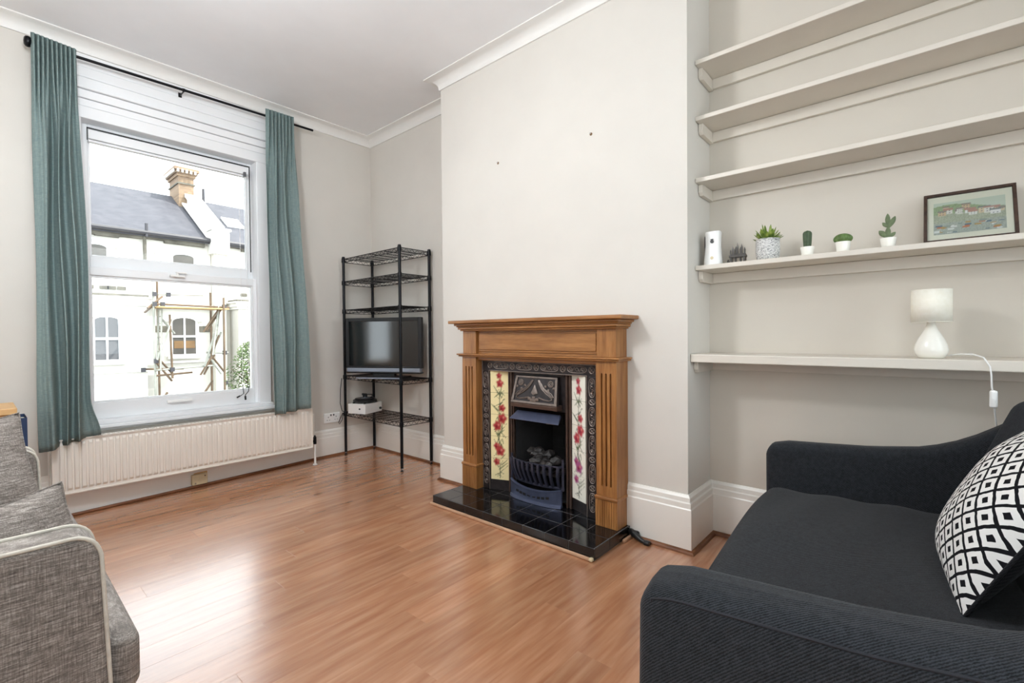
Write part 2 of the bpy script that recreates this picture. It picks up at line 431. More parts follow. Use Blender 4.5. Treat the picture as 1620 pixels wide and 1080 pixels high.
mb.box(XL-TH, XL, wy1, vy0, 0, CZ); mb.box(XL-TH, XL, vy1, W, 0, CZ); mb.box(XL-TH, XL, vy0, vy1, 0, vz0); mb.box(XL-TH, XL, vy0, vy1, vz1, CZ); mb.box(XL-TH, XL, wy0, wy1, 0, wz0); mb.box(XL-TH, XL, wy0, wy1, wz1, CZ)
mb.build('wall_left', M['wall'], kind='structure')
# added narrow window, out of view, placed to put a stripe in the television's reflection
fx = XL-.07; mb = MB()
mb.box(fx-.03, fx+.03, vy0, vy0+.04, vz0, vz1); mb.box(fx-.03, fx+.03, vy1-.04, vy1, vz0, vz1); mb.box(fx-.03, fx+.03, vy0, vy1, vz0, vz0+.04); mb.box(fx-.03, fx+.03, vy0, vy1, vz1-.04, vz1)
w4 = mb.build('added_window_4', M['upvc'], kind='structure'); MB().box(fx-.003, fx+.003, vy0+.04, vy1-.04, vz0+.04, vz1-.04).build('pane', M['glass'], w4)
# added side window, unseen, lets in fill daylight
mb = MB(); fx = XL-.07
mb.box(fx-.03, fx+.03, wy0, wy0+.06, wz0, wz1); mb.box(fx-.03, fx+.03, wy1-.06, wy1, wz0, wz1)
mb.box(fx-.03, fx+.03, wy0, wy1, wz0, wz0+.06); mb.box(fx-.03, fx+.03, wy0, wy1, wz1-.06, wz1); mb.box(fx-.03, fx+.03, wy0, wy1, 1.62, 1.68)
w2 = mb.build('added_window_2', M['upvc'], kind='structure')
MB().box(fx-.003, fx+.003, wy0+.06, wy1-.06, wz0+.06, wz1-.06).build('pane', M['glass'], w2)

# floor planks, running along X
PW, PL = .129, 1.29
row = 0; y = YB; pm = {}
while y < W-.001:
    y2 = min(y+PW, W); off = (row*0.437) % 1.0*PL; x = XL-off
    while x < A2:
        x0, x1 = max(x, XL), min(x+PL, A2)
        if x1-x0 > .03:
            key = (round(x1-x0, 3), round(y2-y, 3))
            if key not in pm:
                b = MB(); g = .0; l_, w_ = key
                b.add([(g,g,-.008),(l_-g,g,-.008),(l_-g,w_-g,-.008),(g,w_-g,-.008),(g,g,-.0002),(l_-g,g,-.0002),(l_-g,w_-g,-.0002),(g,w_-g,-.0002),
                       (g+.0007,g+.0007,0),(l_-g-.0007,g+.0007,0),(l_-g-.0007,w_-g-.0007,0),(g+.0007,w_-g-.0007,0)],
                      [(0,1,5,4),(1,2,6,5),(2,3,7,6),(3,0,4,7),(4,5,9,8),(5,6,10,9),(6,7,11,10),(7,4,8,11),(8,9,10,11)])
                me = bpy.data.meshes.new('plank'); me.from_pydata(b.v, [], b.f); me.materials.append(M['floor']); pm[key] = me
            o = bpy.data.objects.new('plank', pm[key]); COL.objects.link(o); o.parent = fl
            o.location = Vector((x0, y, 0))-WL[fl.name]; WL[o.name] = Vector((x0, y, 0))
        x += PL
    y += PW; row += 1

# cornice, baseboards, floor beads
h, d = .075, .09
cv = [(0, CZ-h), (0, CZ), (d, CZ), (d, CZ-.007)] + [(.012+(d-.020)*(1-cos(pi/2*t/7)) , CZ-h+.012+(h-.022)*sin(pi/2*t/7)) for t in range(7, -1, -1)] + [(.010, CZ-h)]
path = [(XL, W), (A, W), (A, Y1), (B, Y1), (B, Y2), (A2, Y2), (A2, YB)]
sweep(path, cv).build('trim_1', M['cornice'], smooth=30, kind='structure')
sweep([(A2, YB), (XL, YB), (XL, W)], cv).build('trim_2', M['cornice'], smooth=30, kind='structure')
def skirt(hh, t=.024): return [(0, 0), (t, 0), (t, hh-.070), (t-.004, hh-.064), (t-.004, hh-.040), (t-.010, hh-.034), (t-.010, hh-.014), (t-.016, hh-.004), (t-.018, hh), (0, hh)]
bead = [(.022, 0), (.041, 0), (.039, .009), (.033, .016), (.022, .019)]
F0, F1 = 1.188, 2.352                               # fireplace surround along y
sweep([(1.945, W), (A, W), (A, Y1-.02)], skirt(.243)).build('baseboard_back', M['trim'], kind='structure')
sweep([(A, Y1), (B, Y1), (B, F1+.003)], skirt(.262)).build('baseboard_right_far', M['trim'], kind='structure')
sweep([(B, F0-.003), (B, Y2), (A2, Y2), (A2, YB)], skirt(.283)).build('baseboard_right_near', M['trim'], kind='structure')
sweep([(A2, YB), (XL, YB), (XL, W), (.30, W)], skirt(.243)).build('baseboard_left', M['trim'], kind='structure')
sweep([(1.945, W), (A, W), (A, Y1), (B, Y1), (B, F1+.02)], bead).build('trim_3', M['bead'], smooth=40, kind='structure')
sweep([(B, F0-.075), (B, Y2), (A2, Y2), (A2, YB)], bead).build('trim_4', M['bead'], smooth=40, kind='structure')
mb = MB(); mb.prism([(.29, W), (.29, 3.905), (1.955, 4.004), (1.955, W)], lambda a, b, z: (a, b, z), 0, .40)
mb.build('trim_5', M['trim'], kind='structure')
mb = MB(); mb.prism([(.25, 3.905-.0395+.022), (.25, 3.865), (1.95, 3.986), (1.95, 4.006)], lambda a, b, z: (a, b, z), 0, .018)
mb.build('trim_6', M['bead'], kind='structure', bevel=.006)

# ------------------------------------------------------------------ window
win = thing('window_1', (1.0, W, OZ0), kind='structure')
mb = MB()                                            # outer frame / architrave
mb.box(.385, .474, 4.0, W+.10, OZ0, 2.478); mb.box(1.508, 1.597, 4.0, W+.10, OZ0, 2.478); mb.box(.385, 1.597, 4.0, W+.10, 2.478, 2.552)
mb.build('frame', M['upvc'], win, bevel=.004)
mb = MB()                                            # moulded pelmet board over the window
for z0, z1, yy in ((2.553, 2.60, 4.002), (2.602, 2.655, 3.992), (2.657, 2.672, 3.975), (2.674, 2.735, 4.0), (2.737, 2.80, 4.004), (2.802, 2.885, 4.012)):
    mb.box(.385, 1.60, yy, W, z0, z1)
mb.build('head_board', M['upvc'], win, bevel=.005)
mb = MB().box(.372, 1.612, 3.935, W+.1, .503, .527); mb.box(.385, 1.597, 3.955, W+.1, .527, .553)
mb.box(.385, 1.597, 3.985, W+.1, .483, .503)
mb.build('sill', M['upvc'], win, bevel=.006)
def sash(x0, x1, z0, z1, y0, y1, st_l, st_r, bot, top):
    b = MB()
    b.box(x0, x0+st_l, y0, y1, z0, z1); b.box(x1-st_r, x1, y0, y1, z0, z1)
    b.box(x0+st_l, x1-st_r, y0, y1, z0, z0+bot); b.box(x0+st_l, x1-st_r, y0, y1, z1-top, z1)
    q = .012                                          # glazing beads
    gx0, gx1, gz0, gz1 = x0+st_l, x1-st_r, z0+bot, z1-top
    g = MB()
    for (a, bb, c, dd) in ((gx0, gx0+q, gz0, gz1), (gx1-q, gx1, gz0, gz1), (gx0+q, gx1-q, gz0, gz0+q), (gx0+q, gx1-q, gz1-q, gz1)):
        g.box(a, bb, y0+.010, y1-.010, c, dd)
    s_ = b.build('sash', M['upvc'], win, bevel=.004)
    g.build('glazing_bead', M['upvc'], s_, bevel=.002)
    MB().box(gx0+q, gx1-q, (y0+y1)/2-.003, (y0+y1)/2+.003, gz0+q, gz1-q).build('pane', M['glass'], s_)
    return s_
lo = sash(.474, 1.516, .553, 1.545, 4.045, 4.095, .030, .030, .107, .055)
up = sash(.478, 1.518, 1.50, 2.478, 4.105, 4.150, .036, .045, .12, .028)
mb = MB()                                            # dark rubber gasket round the upper sash
mb.box(.508, 1.478, 4.052, 4.058, 2.434, 2.442); mb.box(1.4725, 1.4785, 4.052, 4.058, 1.60, 2.434); mb.box(.505, .510, 4.052, 4.058, 2.36, 2.442)
mb.build('gasket', M['black'], up)
mb = MB().box(.93, 1.02, 4.02, 4.045, 1.515, 1.530); mb.bar((.975, 4.03, 1.53), (.975, 4.03, 1.543), .010); mb.box(.965, 1.03, 4.018, 4.034, 1.543, 1.552)
mb.build('latch', M['white'], lo, bevel=.002)
mb = MB().box(.90, 1.05, 4.028, 4.045, .622, .636); mb.box(.90, 1.05, 4.020, 4.030, .618, .628)
mb.build('lift_handle', M['white'], lo, bevel=.002)
MB().box(.480, .492, 4.030, 4.045, .66, .72).build('sash_stop', M['beige'], lo, bevel=.002)

# retracted blind
bl = thing('roller_blind', (1.0, 4.02, 2.37), 'white blind drawn fully up behind the top of the window', 'blind')
mb = MB().box(.512, 1.472, 4.055, 4.10, 2.372, 2.432); mb.build('headrail', M['upvc'], bl, bevel=.004)
mb = MB().box(.512, 1.472, 4.060, 4.095, 2.352, 2.368); mb.build('bottom_rail', M['upvc'], bl, bevel=.004)
mb = MB().box(1.43, 1.445, 4.035, 4.056, 2.35, 2.385); mb.build('cord_lock', M['grey'], bl)
for x in (1.392, 1.437):
    MB().tube([(x, 4.037, 2.36), (x+.001, 4.03, 1.5), (x-.002, 4.02, .68)], .0016, 5).build('cord', M['white'], bl)
mb = MB()
mb.tube([(1.390, 4.02, .69), (1.385, 3.99, .64), (1.36, 3.975, .628), (1.34, 3.972, .622)], .003, 6)
mb.tube([(1.435, 4.02, .69), (1.42, 3.99, .655), (1.392, 3.975, .63), (1.39, 3.972, .606)], .003, 6)
mb.bar((1.39, 3.972, .622), (1.391, 3.97, .592), .007); mb.bar((1.352, 3.973, .626), (1.33, 3.971, .616), .006)
mb.build('cord_knot', M['black'], bl, smooth=60)

# ------------------------------------------------------------------ radiator
rd = thing('radiator', (1.07, 3.85, .155), 'long cream panel radiator under the window', 'radiator')
x0, x1, z0, z1, yf, yb = .295, 1.849, .155, .478, 3.822, 3.880
xs = []; n = 47; pitch = (x1-x0-.05)/n
prof = [(x0, 0)]
for i in range(n):
    a = x0+.025+i*pitch
    prof += [(a+pitch*.08, 0), (a+pitch*.26, -.011), (a+pitch*.74, -.011), (a+pitch*.92, 0)]
prof.append((x1, 0))
mb = MB(); zs = [z0, z0+.018, z0+.034, z1-.030, z1-.016, z1]; am = [0, 0, 1, 1, 0, 0]
vs = [(x, yf+.008+dy*k, z) for z, k in zip(zs, am) for x, dy in prof]; L = len(prof)
mb.add(vs, [(j*L+i, j*L+i+1, (j+1)*L+i+1, (j+1)*L+i) for j in range(5) for i in range(L-1)])
mb.build('front_panel', M['rad'], rd, smooth=30)
mb = MB().box(x0, x1, yf+.010, yf+.022, z0, z1); mb.box(x0, x1, yb-.012, yb, z0, z1); mb.box(x0, x1, yf+.001, yf+.012, z0-.003, z0+.005); mb.build('rear_panel', M['rad'], rd)
for xx in (x0-.003, x1): MB().box(xx, xx+.003, yf, yb, z0, z1+.004).build('side_cover', M['rad'], rd)
mb = MB(); mb.box(x0, x1, yf, yf+.008, z1-.002, z1+.004); mb.box(x0, x1, yb-.008, yb, z1-.002, z1+.004)
k = 0
while x0+k*.022 < x1-.01:
    mb.box(x0+k*.022, x0+k*.022+.009, yf+.008, yb-.008, z1, z1+.003); k += 1
mb.build('top_grille', M['rad'], rd)
for xx in (.50, .92, 1.10, 1.34, 1.62): MB().box(xx, xx+.022, yf+.01, yf+.020, z1+.003, z1+.0045).build('grille_clip', M['grey'], rd)
mb = MB().bar((x1+.003, 3.85, .20), (x1+.035, 3.85, .20), .010, 12); mb.bar((x1+.032, 3.85, .175), (x1+.032, 3.85, .235), .013, 12); mb.bar((x1+.032, 3.85, .235), (x1+.032, 3.85, .25), .010, 12, .004)
mb.build('valve', M['blackmetal'], rd, smooth=40)
mb = MB().bar((x1+.032, 3.85, 0.004), (x1+.032, 3.85, .18), .0085, 12); mb.lathe([(.02, .002), (.018, .006), (.009, .007)], (x1+.032, 3.85, 0), n=16)
mb.build('pipe', M['white'], rd, smooth=40)
for xx in (.55, 1.07, 1.6): MB().box(xx-.015, xx+.015, yb, 4.01, .30, .36).build('wall_bracket', M['rad'], rd)

jb = thing('junction_box', (1.07, 3.94, .02), 'aged beige square junction box under the radiator', 'junction box')
cx, cy = 1.062, 3.951
MB().box(cx-.05, cx+.048, cy-.034, cy-.001, .020, .095).build('box', M['beige'], jb, bevel=.006)
mb = MB().box(cx-.058, cx+.055, cy-.002, cy+.012, .012, .103); mb.build('back_plate', M['pine'], jb, bevel=.003)
for dx, dz in ((-.03, .035), (.03, .08)): MB().lathe([(.005, -.0365), (.005, -.034)], (cx+dx, cy, dz), 'Y', 10).build('screw', M['chrome'], jb)

sk = thing('wall_socket', (2.13, W, .30), 'white double wall socket between radiator and wire rack', 'socket')
sx0, sx1, sz0, sz1 = 2.053, 2.203, .300, .387
MB().box(sx0, sx1, W-.012, W, sz0, sz1).build('face_plate', M['white'], sk, bevel=.004)
for c in (sx0+.038, sx1-.038):
    mb = MB(); mb.box(c-.003, c+.003, W-.0128, W-.011, sz0+.048, sz0+.058)
    for s_ in (-.011, .011): mb.box(c+s_-.004, c+s_+.004, W-.0128, W-.011, sz0+.024, sz0+.029)
    mb.build('pin_holes', M['grey'], sk)
for c in (sx0+.062, sx1-.062): MB().box(c-.006, c+.006, W-.016, W-.011, sz0+.062, sz0+.078).build('rocker_switch', M['grey'], sk, bevel=.001)

# ------------------------------------------------------------------ curtain rail and curtains
RY = 3.92
rl = thing('curtain_rail', (1.06, RY, 2.78), 'thin black curtain rail above the window', 'curtain rail')
ra, rb = Vector((.238, RY, 2.808)), Vector((1.938, RY, 2.838))
def rz(x): return lerp(ra.z, rb.z, (x-ra.x)/(rb.x-ra.x))
MB().bar(ra, rb, .009, 12).build('rod', M['blackmetal'], rl, smooth=40)
mb = MB().lathe([(.010, .030), (.014, .024), (.024, .018), (.030, .009), (.031, 0), (.028, -.008), (.018, -.014), (0.0, -.016)], ra, 'X', 24)
mb.build('finial', M['blackmetal'], rl, smooth=50)
for xx in (.30, 1.006, 1.72):
    mb = MB().bar((xx, RY, rz(xx)-.010), (xx, W-.02, rz(xx)-.010), .0045); mb.box(xx-.010, xx+.010, W-.024, W-.016, rz(xx)-.035, rz(xx)+.01); mb.bar((xx-.008, RY, rz(xx)), (xx+.008, RY, rz(xx)), .0115, 12)
    mb.build('bracket', M['blackmetal'], rl, smooth=40)
def curtain(xt, xb, zt, zb, nf, seed, tail=None):
    rnd = random.Random(seed)
    ph = [rnd.uniform(-.25, .25) for _ in range(nf+2)]; am2 = [rnd.uniform(.6, 1.2) for _ in range(nf+2)]
    nu, nv = nf*14, 60
    def fn(u, v):
        t = v                                        # 0 top .. 1 bottom
        x = lerp(lerp(xt[0], xt[1], u), lerp(xb[0], xb[1], u), sm(min(1, t*1.5)) if t < .67 else 1)
        k = u*nf; i = int(k); 
        hdr = max(0, 1-t/.05)
        # many small pleats at the heading merge into a few deep folds below
        top_w = cos(2*pi*k)*.017
        low_nf = nf*.29; kk = u*low_nf + .25*sin(u*5+seed)
        a = am2[int(kk) % len(am2)]
        low = (cos(2*pi*kk)*.040*a+cos(2*pi*kk*2+1.3)*.012+cos(2*pi*k+1)*.002)
        wgt = sm((t-.02)/.28)
        yy = RY - .032 + lerp(top_w, low, wgt)
        yy = yy - .105*sm((t-.30)/.50)               # hangs clear of the radiator
        x += .010*sin(2*pi*kk*1.0+.7)*wgt + .006*sin(9*t+u*7+seed)*wgt
        z = lerp(zt[0]+(zt[1]-zt[0])*u, lerp(zb[0], zb[1], u), t) + (.006*cos(2*pi*k)*(1-min(1, t*12)))
        if tail and u > tail[0]:
            q = sm((u-tail[0])/(1-tail[0]))*sm((t-.9)/.1); x += tail[1]*q; yy += tail[2]*q; z += tail[3]*q
        return (x, yy, z)
    return MB().grid(fn, nu, nv)
c1 = thing('curtain', (.36, RY, .43), 'grey-teal curtain at the left side of the window, wider of the two', 'curtain', 'pair of window curtains')
curtain((.252, .446), (.236, .458), (2.856, 2.842), (.425, .482), 10, 3, (.88, .04, .0, .01)).build('curtain_panel', M['curtain'], c1, smooth=180, solid=.003)
c2 = thing('curtain', (1.65, RY, .48), 'grey-teal curtain at the right side of the window, beside the wire rack', 'curtain', 'pair of window curtains')
curtain((1.548, 1.766), (1.536, 1.808), (2.876, 2.880), (.470, .497), 8, 11).build('curtain_panel', M['curtain'], c2, smooth=180, solid=.003)

# ------------------------------------------------------------------ alcove shelves
def shelf(top, x0, th, label, batten=True, name='wall_shelf'):
    t = thing(name, ((x0+A2)/2, (YB+Y2)/2, top-th), label, 'shelf', 'shelves in the alcove')
    MB().box(x0, A2-.001, YB+.002, Y2-.002, top-th, top).build('board', M['shelf'], t, bevel=.003)
    MB().box(A2-.022, A2-.001, YB+.002, Y2-.024, top-th-.052, top-th-.001).build('back_batten', M['shelf'], t, bevel=.002)
    b = MB(); b.prism([(x0+.045, top-th-.001), (A2-.002, top-th-.001), (A2-.002, top-th-.055), (x0+.060, top-th-.055), (x0+.045, top-th-.040)], lambda a, z, yy: (a, yy, z), Y2-.024, Y2-.002)
    b.build('end_batten', M['shelf'], t, bevel=.002)
    return t
shelf(2.452, 2.412, .022, 'topmost painted wall shelf in the alcove, cut by the frame')
shelf(2.172, 2.414, .022, 'empty painted wall shelf in the alcove, second from the top')
shelf(1.862, 2.412, .022, 'empty painted wall shelf just above the plants and framed picture')
shelf(1.4215, 2.408, .023, 'painted wall shelf carrying the row of plants and the framed picture')
dk = thing('desk_shelf', (2.48, -.4, .937), 'deep thick white desk-height shelf carrying the cream lamp', 'shelf', 'shelves in the alcove')
MB().box(2.340, A2-.001, YB+.002, Y2-.002, .937, .977).build('board', M['shelf'], dk, bevel=.004)
MB().box(A2-.022, A2-.001, YB+.002, Y2-.024, .885, .936).build('back_batten', M['shelf'], dk, bevel=.002)
mb = MB(); mb.prism([(2.385, .936), (A2-.002, .936), (A2-.002, .882), (2.40, .882), (2.385, .90)], lambda a, z, yy: (a, yy, z), Y2-.024, Y2-.002)
mb.build('end_batten', M['shelf'], dk, bevel=.002)

# two old screw plugs left in the chimney breast
for (yy, zz), lb in (((2.12, 2.22), 'brown screw plug on the chimney breast, nearer the window'), ((1.407, 2.208), 'brown screw plug on the chimney breast, nearer the shelves')):
    t = thing('wall_plug', (B-.002, yy, zz), lb, 'screw', 'screw plugs in the chimney breast')
    MB().lathe([(.0085, -.002), (.0085, 0.0005)], (B, yy, zz), 'X', 10).build('plug', M['brown'], t)
    MB().bar((B, yy, zz), (B-.010, yy+.003, zz+.004), .0025, 6).build('screw', M['chrome'], t)
# ------------------------------------------------------------------ hearth
HX0, HX1, HY0, HY1, HZ = 1.920, 2.300, 1.165, 2.357, .058
ht = thing('hearth', (2.11, 1.76, 0), 'raised black tiled hearth in front of the fireplace', 'hearth')
MB().box(HX0+.004, HX1, HY0+.004, HY1-.004, .001, HZ-.0012).build('screed', M['grout'], ht)
tm = {}
def tile(x0, x1, y0, y1, z0, z1):
    b = MB().box(x0+.0014, x1-.0014, y0+.0014, y1-.0014, z0+.001, z1); b.build('tile', M['tile_blk'], ht, bevel=.001)
tw = (HY1-HY0)/8
rows = [HX0+.008, HX0+.150, HX0+.300, HX1]
for i in range(8):
    for j in range(3):
        y0, y1 = HY0+i*tw, HY0+(i+1)*tw
        if i == 0: y0 += .008
        if i == 7: y1 -= .008
        tile(rows[j], rows[j+1], y0, y1, HZ-.007, HZ)
    tile(HX0, HX0+.007, HY0+i*tw, HY0+(i+1)*tw, .003, HZ)
for j in range(3):
    tile(rows[j], rows[j+1], HY0, HY0+.007, .003, HZ); tile(rows[j], rows[j+1], HY1-.007, HY1, .003, HZ)
mb = MB().box(HX0-.016, HX0-.001, HY0+.02, HY1+.012, 0.0005, .017); mb.build('front_bead', M['paleoak'], ht, bevel=.005)
mb = MB().box(HX0+.27, HX1+.01, HY0-.017, HY0-.002, 0.0005, .017); mb.build('side_bead', M['paleoak'], ht, bevel=.004)
mb = MB().soft((HX0-.008, HY0+.012, .010), (.022, .02, .018), .007, 3); mb.build('mastic_blob', M['beige'], ht, smooth=60)

# ------------------------------------------------------------------ oak surround
fp = thing('fireplace_surround', (2.22, 1.77, HZ), 'carved oak fireplace surround with fluted pilasters and mantel', 'fireplace')
MB().box(2.108, B-.001, 1.120, 2.410, 1.157, 1.178).build('mantel_shelf', M['oak_h'], fp, bevel=.006, seg=3)
mb = MB()                                            # stepped crown moulding
for z0, z1, e in ((1.143, 1.157, .030), (1.134, 1.143, .042), (1.118, 1.134, .050), (1.108, 1.118, .062)):
    mb.box(2.108+e*.9, B-.001, 1.120+e*.95, 2.410-e*.95, z0, z1)
mb.build('crown_moulding', M['oak_h'], fp, bevel=.005, seg=3)
MB().box(2.212, B-.001, 1.31, 2.222, .955, 1.108).build('frieze_board', M['oak_h'], fp)
mb = MB(); mb.box(2.200, 2.213, 1.318, 2.205, .985, 1.085); mb.box(2.206, 2.213, 1.310, 2.215, .972, 1.096)
mb.build('frieze_panel', M['oak_h'], fp, bevel=.004, seg=3)
mb = MB().box(2.156, B-.001, 1.158, 2.380, .947, .957); mb.box(2.166, B-.001, 1.166, 2.372, .937, .947); mb.box(2.205, B-.001, 1.31, 2.222, .915, .937)
mb.build('necking_moulding', M['oak_h'], fp, bevel=.004, seg=3)
for (ya, yb2) in ((1.188, 1.310), (2.222, 2.352)):
    mb = MB(); mb.box(2.200, B-.001, ya, yb2, HZ, .937)
    gz0, gz1 = .275, .872; n = 3; wd = yb2-ya; gw = .011; edge = wd*.24; gap = (wd-2*edge-gw)/(n-1)
    mb.box(2.186, 2.2, ya, yb2, HZ, gz0); mb.box(2.186, 2.2, ya, yb2, gz1, .937)
    y = ya
    for i in range(n):
        g0 = ya+edge+i*gap; mb.box(2.186, 2.2, y, g0, gz0, gz1); y = g0+gw
    mb.box(2.186, 2.2, y, yb2, gz0, gz1)
    mb.build('pilaster', M['oak_v'], fp)
    MB().box(2.190, B-.001, ya+.004, yb2-.004, .957, 1.108).build('corner_block', M['oak_v'], fp, bevel=.002)
    mb = MB().box(2.180, B-.001, ya-.004, yb2+.004, HZ+.0005, .203)
    for i in range(9): 
        yy = ya+wd*(i+.5)/9; mb.box(2.1775, 2.181, yy-wd*.035, yy+wd*.035, HZ+.002, .200)
    mb.build('plinth_block', M['oak_v'], fp)
    mb = MB().box(2.172, B-.001, ya-.008, yb2+.008, .203, .222); mb.build('plinth_ledge', M['oak_h'], fp, bevel=.007, seg=3)

# ------------------------------------------------------------------ cast-iron insert
ir = thing('cast_iron_fireplace_insert', (2.27, 1.78, HZ), 'cast iron fireplace insert with flowered tile columns and hood', 'fireplace insert')
IX = 2.245; BL, BR, TLo, TRo = 2.221, 1.312, 2.156, 1.405
TX, TLi, TRi = 2.298, 2.0245, 1.537; TZ0, TZ1 = .127, .845
mb = MB(); mb.box(IX, B-.001, TLo, BL, HZ, .845); mb.box(IX, B-.001, BR, TRo, HZ, .845); mb.box(IX, B-.001, BR, BL, .845, .914)
mb.build('border_frame', M['iron'], ir, bevel=.003)
orn = MB()
def ornament(o, u, v, lu, lv, kind):
    """relief cell centred at o, unit axes u (along the band) and v (across)"""
    o, u, v = Vector(o), Vector(u), Vector(v); nx = Vector((-1, 0, 0))
    def P(a, b, e=0): return o+u*(a*lu)+v*(b*lv)+nx*e
    r = .0030
    if kind == 'cross':
        orn.tube([P(.8*cos(t*pi/8), .8*sin(t*pi/8)) for t in range(16)], r, 5, True)
        orn.tube([P(-.55, -.55), P(0, 0, .001), P(.55, .55)], r, 5); orn.tube([P(-.55, .55), P(0, 0, .001), P(.55, -.55)], r, 5)
    else:
        orn.tube([P(.95*math.copysign(abs(cos(t*pi/10))**.7, cos(t*pi/10)), .85*math.copysign(abs(sin(t*pi/10))**.8, sin(t*pi/10))) for t in range(20)], r, 5, True)
        for s_ in (-1, 1):
            orn.tube([P(s_*(.12+.5*t/8), .45*sin(t/8*2*pi)*s_) for t in range(9)], r*.9, 5)
            orn.tube([P(s_*.62+.16*cos(t*pi/4), .32*sin(t*pi/4)) for t in range(8)], r*.9, 5, True)
        orn.tube([P(-.2, 0), P(0, .45), P(.2, 0), P(0, -.45)], r*.9, 5, True)
zx = IX-.0006
yc = (BR+BL)/2
cells = 9; 
wtop = (BL-.034)-(BR+.060); seq = ['cross', 'oval']*4+['cross']
units = sum(1 if s_ == 'cross' else 3 for s_ in seq); y = BR+.035; uw = (BL-.036-.012-y)/units
for s_ in seq:
    l_ = uw*(1 if s_ == 'cross' else 3); ornament((zx, y+l_/2, .881), (0, 1, 0), (0, 0, 1), l_*.46, .023, s_); y += l_
for yc2 in ((TLo+BL)/2, (TRo+BR)/2+.012):
    seqv = ['oval', 'cross']*4+['oval']; unv = sum(1 if s_ == 'cross' else 3 for s_ in seqv); z = .085; uh = (.842-z)/unv
    for s_ in seqv:
        l_ = uh*(1 if s_ == 'cross' else 3); ornament((zx, yc2, z+l_/2), (0, 0, 1), (0, 1, 0), l_*.46, .024, s_); z += l_
orn.build('cast_ornament', M['iron_hi'], ir, smooth=60, kind='stuff')
mb = MB()                                            # raised fillets edging the band
for (ya, yb2, za, zb) in ((TLo-.002, TLo+.004, HZ, .849), (BL-.006, BL, HZ, .914), (TRo-.004, TRo+.002, HZ, .849), (BR+.018, BR+.024, HZ, .914), (BR+.02, BL, .907, .914), (TRo, TLo, .845, .851)):
    mb.box(IX-.005, IX+.002, ya, yb2, za, zb)
mb.build('border_fillet', M['iron_hi'], ir, bevel=.002)

def flower_panel(u, v, warm):
    """painted tile column: u across, v up (0..1)"""
    base = lin((236, 222, 172)) if warm else lin((236, 234, 222))
    c = Vector(base)
    aspect = 5.1
    def blob(cx, cy, r, col, soft=.35):
        nonlocal c
        a = math.atan2((v-cy)*aspect, u-cx); dd = math.hypot(u-cx, (v-cy)*aspect)
        rr = r*(1+.14*cos(5*a+cx*9)); k = max(0, min(1, (rr-dd)/(rr*soft)))
        c = c.lerp(Vector(col), k)
    green = lin((96, 108, 76)); dkg = lin((70, 82, 62))
    for (x0, y0, x1, y1, wd) in LEAVES:
        ax, ay, bx, by = x0, y0*aspect, x1, y1*aspect
        t = max(0, min(1, ((u-ax)*(bx-ax)+(v*aspect-ay)*(by-ay))/((bx-ax)**2+(by-ay)**2)))
        dd = math.hypot(u-ax-(bx-ax)*t, v*aspect-ay-(by-ay)*t); ww = wd*(1-.7*t)
        k = max(0, min(1, (ww-dd)/(ww*.6))); c = c.lerp(Vector(green if wd > .05 else dkg), .8*k)
    red = lin((168, 62, 62)) if warm else (lin((176, 66, 76)) if v > .38 else lin((160, 86, 128)))
    dk = lin((120, 34, 42)) if warm else lin((128, 42, 66))
    for (cx, cy, r) in FLOWERS:
        blob(cx, cy, r, red); blob(cx+.04, cy-.008, r*.45, dk, .8); blob(cx-.07, cy+.010, r*.3, lin((214, 132, 120)), .9)
    return tuple(c)+(1,)
FLOWERS = [(.52, .955, .17), (.48, .885, .22), (.36, .66, .20), (.36, .565, .28), (.64, .495, .26), (.48, .265, .28), (.68, .31, .19), (.68, .165, .20)]
rr = random.Random(3); LEAVES = []
for k in range(64):
    y0 = rr.uniform(.03, .93); x0 = rr.uniform(.35, .65); a = rr.choice((-1, 1))*rr.uniform(.15, 1.0); l_ = rr.uniform(.25, .55)
    LEAVES.append((x0, y0, max(.05, min(.95, x0+l_*sin(a))), y0+l_*cos(a)/5.1*rr.choice((1, 1, -.6)), rr.choice((.028, .04, .06))))
LEAVES.append((.5, .02, .55, .4, .03)); LEAVES.append((.5, .4, .5, .8, .03))
